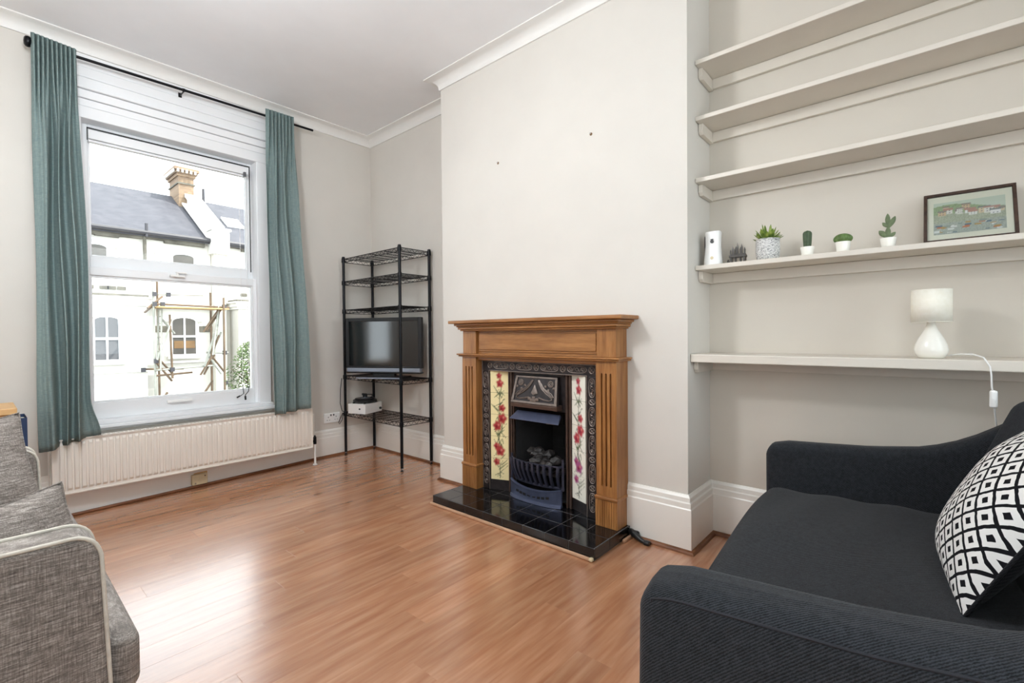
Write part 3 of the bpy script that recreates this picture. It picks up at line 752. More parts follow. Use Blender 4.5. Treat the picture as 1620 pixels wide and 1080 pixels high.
for side, (ox, oy, ix, iy) in (('l', (IX+.004, TLo-.003, TX, TLi)), ('r', (IX+.004, TRo+.003, TX, TRi))):
    o, i_ = Vector((ox, oy, 0)), Vector((ix, iy, 0)); d_ = (i_-o); wdt = d_.length; d_.normalize()
    nrm = Vector((-abs(d_.y), d_.x*(1 if d_.y < 0 else -1)*1, 0)); nrm = Vector((-abs(d_.y), (-1 if side == 'l' else 1)*abs(d_.x), 0))
    bk = MB(); bk.add([o+Vector((0,0,HZ)), i_+Vector((0,0,HZ)), i_+Vector((0,0,.85)), o+Vector((0,0,.85)), o-nrm*.012+Vector((0,0,HZ)), i_-nrm*.012+Vector((0,0,HZ)), i_-nrm*.012+Vector((0,0,.85)), o-nrm*.012+Vector((0,0,.85))],
                      [(0,1,2,3),(7,6,5,4),(0,4,5,1),(1,5,6,2),(2,6,7,3),(3,7,4,0)])
    bk.build('tile_backing', M['iron'], ir)
    nt = 5; hh = (TZ1-TZ0)/nt; NU, NV = 22, 24
    for k in range(nt):
        z0, z1 = TZ0+k*hh+.0010, TZ0+(k+1)*hh-.0010
        b = MB(); cols = []
        for j in range(NV+1):
            for q in range(NU+1):
                s_ = .005+(wdt-.010)*q/NU; z = lerp(z0, z1, j/NV)
                b.v.append(tuple(o+d_*s_+nrm*.006+Vector((0, 0, z))))
                uu = q/NU if side == 'l' else 1-q/NU
                cols.append(flower_panel(1-uu if side == 'l' else 1-uu, (z-TZ0)/(TZ1-TZ0), side == 'l'))
        b.f = [(j*(NU+1)+q, j*(NU+1)+q+1, (j+1)*(NU+1)+q+1, (j+1)*(NU+1)+q) for j in range(NV) for q in range(NU)]
        n0 = len(b.v); ring = [0, NU, (NV+1)*(NU+1)-1, NV*(NU+1)]
        for r_ in ring: b.v.append(tuple(Vector(b.v[r_])-nrm*.0055)); cols.append(cols[r_])
        for q in range(4): b.f.append((ring[q], n0+q, n0+(q+1) % 4, ring[(q+1) % 4]))
        b.col = cols
        b.build('tile', M['tileprint'], ir, label='cream painted tile' if side == 'l' else 'white painted tile')
for s_, y0 in ((-1, TLi), (1, TRi)):                 # ribbed uprights beside the opening
    mb = MB()
    for k, (dw, px) in enumerate(((.012, .016), (.010, .008), (.012, .020), (.008, .010))):
        ya = y0+s_*sum((.012, .010, .012, .008)[:k]); mb.box(TX-px, B-.001, ya, ya+s_*dw, HZ, .850)
    mb.build('ribbed_upright', M['iron_br'], ir, bevel=.003)
cy = 1.78
mb = MB(); mb.box(2.292, B-.001, 1.575, 1.985, .618, .852); mb.box(2.286, 2.295, 1.585, 1.975, .825, .850); mb.build('throat_plate', M['iron'], ir, bevel=.003)
# tilted relief panel of the hood
def HP(a, b, e=0.): return (lerp(2.240, 2.276, (b+1)/2)-e, cy-.002-a*lerp(.176, .160, (b+1)/2), .742+b*.083)   # a>0 towards -y
hp = MB(); vs = [HP(a, b, e) for e in (-.012, .006) for (a, b) in ((-1, -1), (1, -1), (1, 1), (-1, 1))]
hp.add(vs, [(0,1,2,3),(7,6,5,4),(0,4,5,1),(1,5,6,2),(2,6,7,3),(3,7,4,0)])
hpo = hp.build('hood_panel', M['iron'], ir)
fr = MB()
for (a0, a1, b0, b1) in ((-1, 1, .86, 1), (-1, 1, -1, -.84), (-1, -.90, -.84, .86), (.90, 1, -.84, .86)):
    vs = [HP(a, b, e) for e in (.005, .013) for (a, b) in ((a0, b0), (a1, b0), (a1, b1), (a0, b1))]
    fr.add(vs, [(0,1,2,3),(7,6,5,4),(0,4,5,1),(1,5,6,2),(2,6,7,3),(3,7,4,0)])
fr.build('hood_panel_rim', M['iron_hi'], hpo, bevel=.002)
rl2 = MB()
for s_ in (-1, 1):
    for kk, off in enumerate((0, .13, .24)):
        pts = [(.12+off*.2, .72), (.20+off*.4, .45), (.30+off*.5, .15), (.52+off, -.18), (.74+off*.5, -.42), (.80, -.60), (.66, -.68), (.42, -.62), (.22, -.52)]
        pts = pts[:9-kk*2] if kk else pts
        rl2.tube([HP(s_*a, b, .009) for a, b in pts], .0042-.0007*kk, 6)
    rl2.tube([HP(s_*(.70+.11*cos(t*pi/5)), .50+.20*sin(t*pi/5), .008) for t in range(10)], .004, 6, True)
    rl2.tube([HP(s_*(.70+.05*cos(t*pi/4)), .50+.09*sin(t*pi/4), .008) for t in range(8)], .004, 6, True)
    for a, b in ((.48, .30), (.62, .05), (.85, .2)): rl2.soft(HP(s_*a, b, .008), (.01, .016, .016), .0045, 2)
rl2.add([HP(0, .42, .014), HP(-.16, -.22, .010), HP(0, -.34, .018), HP(.16, -.22, .010), HP(0, -.1, .026), HP(0, -.2, .004)], [(0,1,4),(1,2,4),(2,3,4),(3,0,4),(0,5,1),(1,5,2),(2,5,3),(3,5,0)])
for a, b in ((-.18, -.62), (0, -.55), (.16, -.66), (.05, -.74), (-.08, -.72)): rl2.soft(HP(a, b, .009), (.012, .026, .018), .005, 2)
rl2.build('hood_relief', M['iron_hi'], hpo, smooth=50)
mb = MB(); vs = []
for (xx, zz, hw) in ((2.236, .660, .178), (2.230, .652, .180), (2.234, .630, .178), (2.292, .630, .178), (2.292, .660, .176)):
    vs += [(xx, cy+hw, zz), (xx, cy-hw, zz)]
mb.add(vs, [(2*i, 2*i+1, (2*i+3) % 10, (2*i+2) % 10) for i in range(5)]+[(0, 2, 4, 6, 8), (9, 7, 5, 3, 1)])
mb.build('hood_lip', M['iron_br'], ir, bevel=.002)
# blue-grey canopy under it
mb = MB(); vs = []
for (xx, zz, hw) in ((2.285, .602, .165), (2.232, .556, .190), (2.232, .550, .190), (2.30, .590, .165)): vs += [(xx, cy+hw, zz), (xx, cy-hw, zz)]
mb.add(vs, [(0, 1, 3, 2), (2, 3, 5, 4), (4, 5, 7, 6), (6, 7, 1, 0), (0, 2, 4, 6), (7, 5, 3, 1)])
mb.build('canopy', M['iron_bl'], ir, bevel=.002)
mb = MB().bar((2.25, cy-.165, .552), (2.25, cy-.09, .548), .006, 8); mb.build('canopy_clip', M['chrome'], ir)
# fire recess lining
mb = MB(); fx0, fx1 = 2.300, B+.29
mb.add([(fx0,1.585,HZ),(fx1,1.66,HZ),(fx1,1.66,.65),(fx0,1.585,.65)], [(0,1,2,3)])
mb.add([(fx0,1.975,HZ),(fx0,1.975,.65),(fx1,1.90,.65),(fx1,1.90,HZ)], [(0,1,2,3)])
mb.add([(fx1,1.66,HZ),(fx1,1.90,HZ),(fx1,1.90,.65),(fx1,1.66,.65)], [(0,1,2,3)])
mb.add([(fx0,1.585,.645),(fx1,1.66,.645),(fx1,1.90,.645),(fx0,1.975,.645)], [(0,1,2,3)])
mb.add([(fx0,1.585,.075),(fx0,1.975,.075),(fx1,1.90,.075),(fx1,1.66,.075)], [(0,1,2,3)])
mb.build('fire_recess', M['soot'], ir)
for s_ in (0, 1):                                    # brick pattern fireback, as raised bricks
    for r_ in range(7):
        for k in range(2):
            y0 = 1.665+(.115*k if r_ % 2 else .115*k)+(.0 if r_ % 2 == 0 else .02); 
            if s_ == 0: MB().box(fx1-.008, fx1-.001, y0+.003, min(y0+.108, 1.897), .10+r_*.075, .168+r_*.075).build('brick', M['soot'], ir)
# basket of curved bars
def gx(y, z):                                        # plan bulge, more at the top
    return 2.268-.070*math.sqrt(max(0, 1-((y-cy)/.205)**2))*(.72+.28*sm((z-.15)/.12))
nb = 10
for k in range(nb):
    y = cy-.182+.364*k/(nb-1)
    pts = []
    for j in range(8):
        t = j/7; z = lerp(.305, .165, t); pts.append(Vector((gx(y, z)+.030*t*t, y+.10*(cy-y)*t, z)))
    b = MB(); vs = []
    for p in pts:
        vs += [p+Vector((-.006, -.0085, 0)), p+Vector((.008, -.0085, 0)), p+Vector((.008, .0085, 0)), p+Vector((-.006, .0085, 0))]
    b.add(vs, [(4*i+a, 4*i+(a+1) % 4, 4*i+4+(a+1) % 4, 4*i+4+a) for i in range(7) for a in range(4)]+[(3, 2, 1, 0), (28, 29, 30, 31)])
    b.build('grate_bar', M['iron_gr'], ir, smooth=40)
mb = MB(); mb.tube([(gx(cy+.20*a/12, .17)+.034, cy+.19*a/12, .166) for a in range(-12, 13)], .010, 6); mb.tube([(gx(cy+.2*a/12, .3)+.012, cy+.195*a/12, .300) for a in range(-12, 13)], .006, 6)
mb.bar((2.262, cy-.198, .16), (2.262, cy-.198, .345), .008, 6); mb.bar((2.262, cy+.198, .16), (2.262, cy+.198, .325), .008, 6)
mb.build('grate_frame', M['iron_gr'], ir, smooth=40)
# curved ash front with pierced slots
mb = MB(); N = 24; vs = []
def ax_(y, z): return 2.262-.052*math.sqrt(max(0, 1-((y-cy)/.205)**2))
for a in range(N+1):
    y = cy-.196+.392*a/N; dip = .026*(1-((y-cy)/.196)**2)
    for z, e in ((HZ+.002, -.010), (.075, -.006), (.078, 0), (.158-dip, 0), (.166-dip, -.005), (.170-dip, .004)):
        vs.append((ax_(y, z)+e, y, z))
    vs.append((ax_(y, 0)+.012, y, .170-dip)); vs.append((ax_(y, 0)+.012, y, HZ+.002))
mb.add(vs, [(8*i+k, 8*i+(k+1) % 8, 8*i+8+(k+1) % 8, 8*i+8+k) for i in range(N) for k in range(8)]+[tuple(range(7, -1, -1)), tuple(8*N+k for k in range(8))])
mb.build('ash_front', M['iron_bl'], ir, smooth=35)
mb = MB()
for k, dy in enumerate((-.115, -.085, -.055, -.02, .02, .055, .085, .115)):
    y = cy+dy; e = ax_(y, 0)-.0012; hz = .012 if abs(dy) > .03 else .006
    mb.obox((e, y, .112-.012*(1-(dy/.12)**2)), (1, 0, 0), (0, 1, .12 if dy > 0 else -.12), (0, 0, 1), .0015, .011, hz*.6)
mb.build('ash_front_slots', M['black'], ir)
# ceramic coals, each its own
rc = random.Random(5)
for k in range(16):
    r_ = rc.uniform(.026, .038); y = cy+rc.uniform(-.135, .135); x = rc.uniform(2.275, 2.40); z = .285+.35*(x-2.275)+rc.uniform(-.006, .02)
    bm = bmesh.new(); bmesh.ops.create_icosphere(bm, subdivisions=2, radius=r_)
    for v in bm.verts:
        v.co *= 1+rc.uniform(-.16, .14); v.co.z *= .8
        for ax2 in range(3): v.co[ax2] = round(v.co[ax2]/.011)*.011*.5+v.co[ax2]*.5
    me = bpy.data.meshes.new('coal'); bm.to_mesh(me); bm.free(); me.materials.append(M['coal'])
    o = bpy.data.objects.new('coal', me); COL.objects.link(o); o.location = (x, y, z); WL[o.name] = o.location.copy()
    tag(o, 'lump of grey-black imitation coal heaped in the fire basket', 'coal', 'coals in the fire basket')
mb = MB().box(2.25, 2.48, cy-.17, cy+.17, .235, .250)
for k in range(10): mb.box(2.25, 2.48, cy-.165+.036*k, cy-.155+.036*k, .25, .258)
mb.build('coal_bed', M['iron'], ir)

# black cable and lump at the hearth corner
t = thing('black_cable', (2.30, 1.10, 0), 'lumpy black cable end lying on the floor by the hearth corner', 'cable')
mb = MB().tube([(2.285, 1.185, .030), (2.275, 1.155, .035), (2.262, 1.12, .028), (2.250, 1.088, .016), (2.243, 1.06, .011)], .012, 8, rad=[.008, .016, .018, .013, .009]); mb.build('cable', M['black'], t, smooth=60)
mb = MB().soft((2.247, 1.052, .011), (.032, .034, .020), .008, 3); mb.soft((2.268, 1.128, .030), (.03, .045, .036), .012, 3); mb.build('plug', M['black'], t, smooth=60)

# ------------------------------------------------------------------ wire rack
RX0, RX1, RY0, RY1, RZT = 2.224, 2.520, 3.106, 3.958, 1.798
rk = thing('wire_rack', ((RX0+RX1)/2, (RY0+RY1)/2, 0), 'tall black wire shelving rack in the corner holding the television', 'wire rack')
for (x, y) in ((RX0, RY0), (RX0, RY1), (RX1, RY0), (RX1, RY1)):
    mb = MB().bar((x, y, .028), (x, y, RZT-.004), .0125, 12); mb.lathe([(.0135, RZT-.008), (.0135, RZT), (.010, RZT+.003)], (x, y, 0), n=12)
    k = .10
    while k < RZT-.03: mb.lathe([(.0127, k), (.0127, k+.001)], (x, y, 0), n=12); k += .0254
    p = mb.build('post', M['blackmetal'], rk, smooth=40)
    MB().lathe([(.012, .0005), (.013, .006), (.012, .012), (.006, .014), (.006, .02)], (x, y, 0), n=12).build('foot', M['black'], p, smooth=40)
    MB().lathe([(.0105, .02), (.0105, .029)], (x, y, 0), n=12).build('levelling_nut', M['chrome'], p, smooth=40)
ws = MB(); zt, zb = 0, -.030
def truss(a, b, n):
    a, b = Vector(a), Vector(b)
    ws.bar(a+Vector((0,0,zt)), b+Vector((0,0,zt)), .0030, 6); ws.bar(a+Vector((0,0,zb)), b+Vector((0,0,zb)), .0030, 6)
    pts = []
    for k in range(n*2+1):
        t_ = k/(n*2); pts.append(a.lerp(b, t_)+Vector((0, 0, zt if k % 2 == 0 else zb)))
    ws.tube(pts, .0020, 5)
e = .012
truss((RX0, RY0+e, 0), (RX0, RY1-e, 0), 14); truss((RX1, RY0+e, 0), (RX1, RY1-e, 0), 14)
truss((RX0+e, RY0, 0), (RX1-e, RY0, 0), 5); truss((RX0+e, RY1, 0), (RX1-e, RY1, 0), 5)
for k in range(14):
    x = lerp(RX0, RX1, (k+1)/15); ws.bar((x, RY0, .001), (x, RY1, .001), .0017, 5)
for k in range(3):
    y = lerp(RY0, RY1, (k+1)/4); ws.bar((RX0, y, -.004), (RX1, y, -.004), .003, 6); ws.bar((RX0, y, -.026), (RX1, y, -.026), .0025, 5)
for (x, y) in ((RX0, RY0), (RX0, RY1), (RX1, RY0), (RX1, RY1)):
    ws.lathe([(.0165, -.032), (.0175, -.028), (.0165, .004), (.0150, .008)], (x, y, 0), n=12)
zs_ = (1.780, 1.575, 1.318, .722, .388)
ws.v = [(x, y, z+zs_[0]) for x, y, z in ws.v]
s0 = ws.build('wire_shelf', M['blackmetal'], rk, smooth=40)
for z in zs_[1:]:
    c = copy_tree(s0, rk); c.location.z += z-zs_[0]

# ------------------------------------------------------------------ television
TVL, TVR = Vector((2.147, 3.774, 0)), Vector((2.417, 3.110, 0)); tu = (TVR-TVL).normalized(); tn = Vector((tu.y, -tu.x, 0)).normalized()
if tn.dot(Vector((-1, -1, 0))) < 0: tn = -tn
tw_ = (TVR-TVL).length; tc = (TVL+TVR)/2
tu = Vector((tu.x*cos(R(5))-tu.y*sin(R(5)), tu.x*sin(R(5))+tu.y*cos(R(5)), 0)); tn = Vector((tn.x*cos(R(5))-tn.y*sin(R(5)), tn.x*sin(R(5))+tn.y*cos(R(5)), 0)); tw_ *= .985; TVL = tc-tu*tw_/2
tv = thing('television', (tc.x-tn.x*.05, tc.y-tn.y*.05, .725), 'black flat screen television with a silver lower strip on the rack', 'television')
def tvb(b, s0_, s1_, d0, d1, z0, z1): b.obox(TVL+tu*((s0_+s1_)/2)-tn*((d0+d1)/2)+Vector((0, 0, (z0+z1)/2)), tu, tn, (0, 0, 1), (s1_-s0_)/2, abs(d1-d0)/2, (z1-z0)/2); return b
za, zb2 = .762, 1.236
b = MB(); tvb(b, 0, .030, 0, .05, .815, zb2); tvb(b, tw_-.03, tw_, 0, .05, .815, zb2); tvb(b, .03, tw_-.03, 0, .05, zb2-.032, zb2); tvb(b, .0, tw_, .0, .05, .806, .826)
b.build('bezel', M['black'], tv, bevel=.004)
b = MB(); tvb(b, .028, tw_-.028, .006, .04, .82, zb2-.03); b.build('screen', M['screen'], tv)
b = MB(); tvb(b, .010, tw_-.012, -.004, .05, za+.012, .808); b.build('speaker_strip', M['silver'], tv, bevel=.005)
b = MB(); tvb(b, 0, tw_, .0, .05, za, za+.014); tvb(b, .10, tw_-.10, .05, .085, za+.04, zb2-.06); b.build('back_shell', M['black'], tv, bevel=.006)
b = MB(); tvb(b, tw_/2-.10, tw_/2+.10, .015, .05, .735, za+.01); b.build('stand_neck', M['black'], tv)
b = MB(); tvb(b, tw_/2-.20, tw_/2+.20, -.085, .135, .7235, .737); bs = b.build('stand_base', M['black'], tv, bevel=.005)
b = MB(); tvb(b, tw_/2-.20, tw_/2+.20, -.0885, -.084, .7245, .735); b.build('base_edge', M['silver'], bs)

# ------------------------------------------------------------------ white amplifier box and black record player
p2 = Vector((2.262, 3.690, .3895)); bu, au = Vector((.943, .333, 0)), Vector((-.333, .943, 0))
def ab(b, s0_, s1_, d0, d1, z0, z1): b.obox(p2+bu*((s0_+s1_)/2)+au*((d0+d1)/2)+Vector((0, 0, (z0+z1)/2)), bu, au, (0, 0, 1), (s1_-s0_)/2, (d1-d0)/2, (z1-z0)/2); return b
am_ = thing('amplifier', p2+bu*.11+au*.09, 'small white box with dials on the lowest rack shelf', 'amplifier')
ab(MB(), 0, .235, 0, .19, 0, .088).build('case', M['white'], am_, bevel=.003)
b = MB(); 
c_ = p2+bu*.205+Vector((0, 0, .030)); b.bar(c_, c_-au*.012, .011, 16); b.build('knob', M['black'], am_, smooth=40)
c_ = p2+au*.06+Vector((0, 0, .045)); MB().bar(c_, c_-bu*.006, .007, 12).build('socket_hole', M['black'], am_, smooth=40)
rp = thing('record_player', p2+bu*.11+au*.09+Vector((0, 0, .088)), 'small black record player sitting on the white box', 'record player')
pc = p2+bu*.112+au*.092+Vector((0, 0, .088))
b = MB()
for q in ((-.08, -.06), (.08, -.06), (-.08, .06), (.08, .06)): b.lathe([(.010, .0003), (.010, .010)], pc+bu*q[0]+au*q[1], n=10)
b.build('foot', M['black'], rp)
b = MB().lathe([(.098, .010), (.104, .014), (.104, .026), (.098, .030), (0.0, .030)], pc, n=36); b.build('plinth', M['black'], rp, smooth=40)
b = MB().lathe([(.088, .030), (.088, .040), (.02, .0405), (0.0, .0405)], pc, n=36); b.build('platter', M['blackmetal'], rp, smooth=40)
b = MB().lathe([(.034, .0407), (.034, .0415), (0.0, .0415)], pc, n=24); b.lathe([(.004, .04), (.004, .052)], pc, n=8); b.build('record_label', M['silver'], rp)
b = MB().lathe([(.022, .030), (.022, .062), (.014, .070), (0.0, .070)], pc+bu*.075+au*.06, n=16); tp = pc+bu*.075+au*.06+Vector((0, 0, .062))
b.tube([tp, tp-au*.08+Vector((0, 0, .004)), pc+bu*.04-au*.045+Vector((0, 0, .046))], .004, 6); b.obox(pc+bu*.04-au*.048+Vector((0, 0, .045)), bu, au, (0, 0, 1), .007, .014, .005)
b.bar(tp+au*.01, tp+au*.03, .010, 10); b.build('tonearm', M['black'], rp, smooth=40)
# black cables at the left rear post
t = thing('cable_bundle', (2.19, 3.93, .38), 'thin black cables looped around the left post of the rack', 'cable')
MB().tube([(2.200, 3.972, .70), (2.190, 3.98, .60), (2.186, 3.98, .47), (2.200, 3.972, .40), (2.23, 3.93, .395), (2.27, 3.88, .398), (2.275, 3.80, .425)], .0035, 6).build('cable', M['black'], t, smooth=60)
MB().tube([(2.204, 3.968, .385), (2.185, 3.975, .34), (2.165, 3.975, .30), (2.172, 3.972, .285), (2.195, 3.97, .32), (2.205, 3.96, .385)], .0035, 6).build('cable', M['black'], t, smooth=60)
MB().tube([(2.21, 3.95, .385), (2.225, 3.90, .36), (2.24, 3.85, .362), (2.245, 3.83, .395)], .003, 6).build('cable', M['black'], t, smooth=60)
mb = MB().soft((2.245, 3.865, .403), (.045, .09, .026), .008, 3); mb.build('adaptor', M['black'], t, smooth=60)
# ------------------------------------------------------------------ things on the plant shelf
ZS = 1.4215
t = thing('air_freshener', (2.475, .795, ZS), 'white waisted air freshener dispenser at the left end of the plant shelf', 'air freshener')
mb = MB(); prof = [(0, .043, .034), (.02, .0425, .034), (.06, .0385, .031), (.10, .0355, .029), (.14, .0360, .029), (.163, .0375, .030), (.170, .0355, .028)]
vs = []; N = 28
for (z, ry, rx) in prof:
    for k in range(N):
        a = 2*pi*k/N; e = .62
        vs.append((2.475+rx*math.copysign(abs(cos(a))**e, cos(a)), .795+ry*math.copysign(abs(sin(a))**e, sin(a)), ZS+.0005+z))
mb.add(vs, [(j*N+i, j*N+(i+1) % N, (j+1)*N+(i+1) % N, (j+1)*N+i) for j in range(len(prof)-1) for i in range(N)]+[tuple(range(N-1, -1, -1)), tuple((len(prof)-1)*N+i for i in range(N))])
mb.build('housing', M['white'], t, smooth=50)
mb = MB().soft((2.500, .812, ZS+.080), (.04, .062, .158), .008, 3); mb.build('back_plate', M['black'], t, smooth=50)
mb = MB().lathe([(.0085, -.033), (.0085, -.0285)], (2.475, .792, ZS+.118), 'X', 16); mb.box(2.4415, 2.447, .786, .798, ZS+.125, ZS+.131); mb.build('nozzle', M['black'], t)
MB().lathe([(.008, -.0335), (.008, -.031)], (2.475, .792, ZS+.036), 'X', 16).build('button', M['beige'], t)

t = thing('skyline_ornament', (2.47, .677, ZS), 'small dark metal ornament of spires and towers between dispenser and potted succulent', 'ornament')
mb = MB(); by = .677
for s_ in (-1, 1):
    mb.box(2.455, 2.485, by+s_*.030-.004, by+s_*.030+.004, ZS+.0005, ZS+.030); mb.box(2.462, 2.478, by+s_*.012-.003, by+s_*.012+.003, ZS+.0005, ZS+.028)
mb.build('leg', M['pewter'], t)
mb = MB().box(2.452, 2.488, by-.037, by+.037, ZS+.028, ZS+.040); mb.box(2.456, 2.484, by-.034, by+.034, ZS+.040, ZS+.046); mb.build('deck', M['pewter'], t, bevel=.001)
for k, (dy, dx, h_, r_) in enumerate(((-.030, .0, .030, .005), (-.019, -.008, .046, .005), (-.010, .008, .034, .006), (.001, -.004, .055, .005), (.011, .006, .040, .006), (.019, -.008, .034, .005), (.026, .004, .044, .004), (.033, -.004, .024, .004))):
    mb = MB().bar((2.47+dx, by+dy, ZS+.046), (2.47+dx, by+dy, ZS+.046+h_*.6), r_, 4); mb.bar((2.47+dx, by+dy, ZS+.046+h_*.6), (2.47+dx, by+dy, ZS+.046+h_), r_*1.05, 4, .0006)
    mb.build('spire', M['pewter'], t)
mb = MB().tube([(2.47, by+.033, ZS+.012), (2.462, by+.042, ZS+.007), (2.462, by+.046, ZS+.012), (2.466, by+.044, ZS+.020)], .004, 6); mb.build('scroll', M['pewter'], t, smooth=60)

def leafy(base, direction, length, width, curve=.15, nu=5, nv=9, thick=.25):
    """fleshy pointed leaf"""
    b = MB(); d_ = Vector(direction).normalized(); side = d_.cross(Vector((0, 0, 1))); side = side.normalized() if side.length > 1e-3 else Vector((1, 0, 0)); up = side.cross(d_)
    vs = []
    for j in range(nv+1):
        s_ = j/nv; w_ = width*(.55+.9*s_)*(1-s_)**.55 if s_ < 1 else 0; w_ = max(w_, .0003)
        c = Vector(base)+d_*length*s_+up*(curve*length*s_*s_)
        for k in range(6):
            a = 2*pi*k/6; vs.append(c+side*cos(a)*w_+up*sin(a)*w_*thick)
    b.add(vs, [(j*6+k, j*6+(k+1) % 6, (j+1)*6+(k+1) % 6, (j+1)*6+k) for j in range(nv) for k in range(6)]+[(5, 4, 3, 2, 1, 0)])
    return b
t = thing('potted_succulent', (2.475, .547, ZS), 'spiky green succulent in a grey etched pot, largest plant on the shelf', 'plant')
pc = (2.475, .547, ZS+.0005)
MB().lathe([(.040, 0), (.047, .006), (.0505, .04), (.051, .075), (.050, .094), (.0515, .097), (.049, .099), (.044, .097), (.044, .080), (0.0, .080)], pc, n=36).build('pot', M['pot'], t, smooth=50)
MB().lathe([(.0445, .084), (.02, .088), (0.0, .089)], pc, n=24).build('soil', M['soot'], t, smooth=50)
r5 = random.Random(9)
for ring, (n_, el, ln, wd) in enumerate(((10, 18, .060, .0125), (9, 38, .068, .0135), (7, 58, .076, .0135), (4, 78, .082, .012))):
    for k in range(n_):
        a = 2*pi*(k+.5*(ring % 2))/n_+r5.uniform(-.15, .15); e_ = R(el+r5.uniform(-7, 7))
        d_ = (cos(a)*cos(e_), sin(a)*cos(e_), sin(e_))
        leafy((2.475+cos(a)*.008, .547+sin(a)*.008, ZS+.086), d_, ln*r5.uniform(.9, 1.1), wd, .12 if ring < 2 else .04).build('leaf', M['leaf'], t, smooth=60)
def smallpot(c, r_, h_): return MB().lathe([(r_*.78, 0), (r_*.80, .002), (r_, h_-.003), (r_, h_), (r_*.93, h_), (r_*.92, h_-.008), (0.0, h_-.008)], c, n=28)
t = thing('potted_cactus', (2.47, .386, ZS), 'tall columnar cactus in a small white pot', 'plant', None)
smallpot((2.47, .386, ZS+.0005), .0275, .041).build('pot', M['ceramic'], t, smooth=50)
mb = MB(); vs = []; N = 40; K = 18
for j in range(K+1):
    s_ = j/K; rad = .0165*(.78+.45*s_-.23*s_*s_)*(1 if s_ < .8 else math.sqrt(max(0.0004, 1-((s_-.8)/.2)**2)))
    for k in range(N):
        a = 2*pi*k/N; q = rad*(1+.10*cos(10*a)); vs.append((2.47+q*cos(a), .386+q*sin(a), ZS+.034+.082*s_))
mb.add(vs, [(j*N+i, j*N+(i+1) % N, (j+1)*N+(i+1) % N, (j+1)*N+i) for j in range(K) for i in range(N)]+[tuple(K*N+i for i in range(N))])
mb.build('stem', M['cactus_d'], t, smooth=60)
t = thing('potted_cactus', (2.47, .2545, ZS), 'round ribbed dome cactus in a small white pot', 'plant', None)
smallpot((2.47, .2545, ZS+.0005), .0285, .046).build('pot', M['ceramic'], t, smooth=50)
mb = MB(); vs = []; N = 72; K = 14
for j in range(K+1):
    th_ = -pi*.30+(pi*.80)*j/K; rad = .0335*max(.012, cos(th_)); 
    for k in range(N):
        a = 2*pi*k/N; q = rad*(1+.11*abs(cos(6*a))-.06); vs.append((2.47+q*cos(a), .2545+q*sin(a), ZS+.060+.0225*sin(th_)))
mb.add(vs, [(j*N+i, j*N+(i+1) % N, (j+1)*N+(i+1) % N, (j+1)*N+i) for j in range(K) for i in range(N)]+[tuple(K*N+i for i in range(N))])
mb.build('stem', M['cactus_l'], t, smooth=60)
t = thing('potted_cactus', (2.47, .1025, ZS), 'branching paddle cactus with flat oval pads in a small white pot', 'plant', None)
smallpot((2.47, .1025, ZS+.0005), .0275, .041).build('pot', M['ceramic'], t, smooth=50)
def pad(y0, z0, y1, z1, wd, x=2.47, dx=0):
    b = MB(); a, c = Vector((x, y0, z0)), Vector((x+dx, y1, z1)); d_ = (c-a); L_ = d_.length; d_.normalize(); sd = Vector((1, 0, 0)).cross(d_).normalized(); vs = []; K, N = 12, 14
    for j in range(K+1):
        s_ = j/K; q = wd*max(.10 if j == 0 else .02, math.sin(pi*(s_**1.25)*.97+.03)**.75)
        for k in range(N):
            an = 2*pi*k/N; vs.append(a+d_*L_*s_+sd*cos(an)*q+Vector((1, 0, 0))*sin(an)*q*.38)
    b.add(vs, [(j*N+i, j*N+(i+1) % N, (j+1)*N+(i+1) % N, (j+1)*N+i) for j in range(K) for i in range(N)]+[tuple(range(N-1, -1, -1)), tuple(K*N+i for i in range(N))])
    b.build('pad', M['cactus'], t, smooth=60)
z = ZS
pad(.1025, z+.034, .1030, z+.088, .0095); pad(.1030, z+.082, .1045, z+.142, .0085); pad(.1015, z+.080, .080, z+.128, .0090); pad(.1030, z+.084, .121, z+.108, .0068)
pad(.1040, z+.042, .132, z+.076, .0105); pad(.1010, z+.042, .079, z+.064, .0075)

# framed picture, leaning on the wall
t = thing('framed_picture', (2.53, -.138, ZS), 'dark framed village scene leaning on the wall at the right of the shelf', 'picture')
P0, PT = Vector((2.505, 0, ZS+.001)), Vector((2.602, 0, 1.632)); vv = (PT-P0); PH = vv.length; vv.normalize(); nn = Vector((-vv.z, 0, vv.x)); PWD = .262; uu = Vector((0, -1, 0)); py = -.007
def PP(a, b, e): return P0+Vector((0, py, 0))+uu*(a*PWD)+vv*(b*PH)+nn*e
def slab(b, a0, a1, b0, b1, e0, e1):
    vs = [PP(a, c, e) for e in (e0, e1) for (a, c) in ((a0, b0), (a1, b0), (a1, b1), (a0, b1))]
    b.add(vs, [(3,2,1,0),(4,5,6,7),(0,1,5,4),(1,2,6,5),(2,3,7,6),(3,0,4,7)]); return b
fwid = .011; fa, fb = fwid/PWD, fwid/PH
for (a0, a1, b0, b1) in ((0, 1, 1-fb, 1), (0, 1, 0, fb), (0, fa, fb, 1-fb), (1-fa, 1, fb, 1-fb)):
    slab(MB(), a0, a1, b0, b1, 0, .016).build('frame_rail', M['darkwood'], t, bevel=.002)
slab(MB(), fa, 1-fa, fb, 1-fb, .002, .006).build('mount', M['mount'], t)
ia0, ia1, ib0, ib1 = .115, .885, .17, .82
rp_ = random.Random(21); houses = []
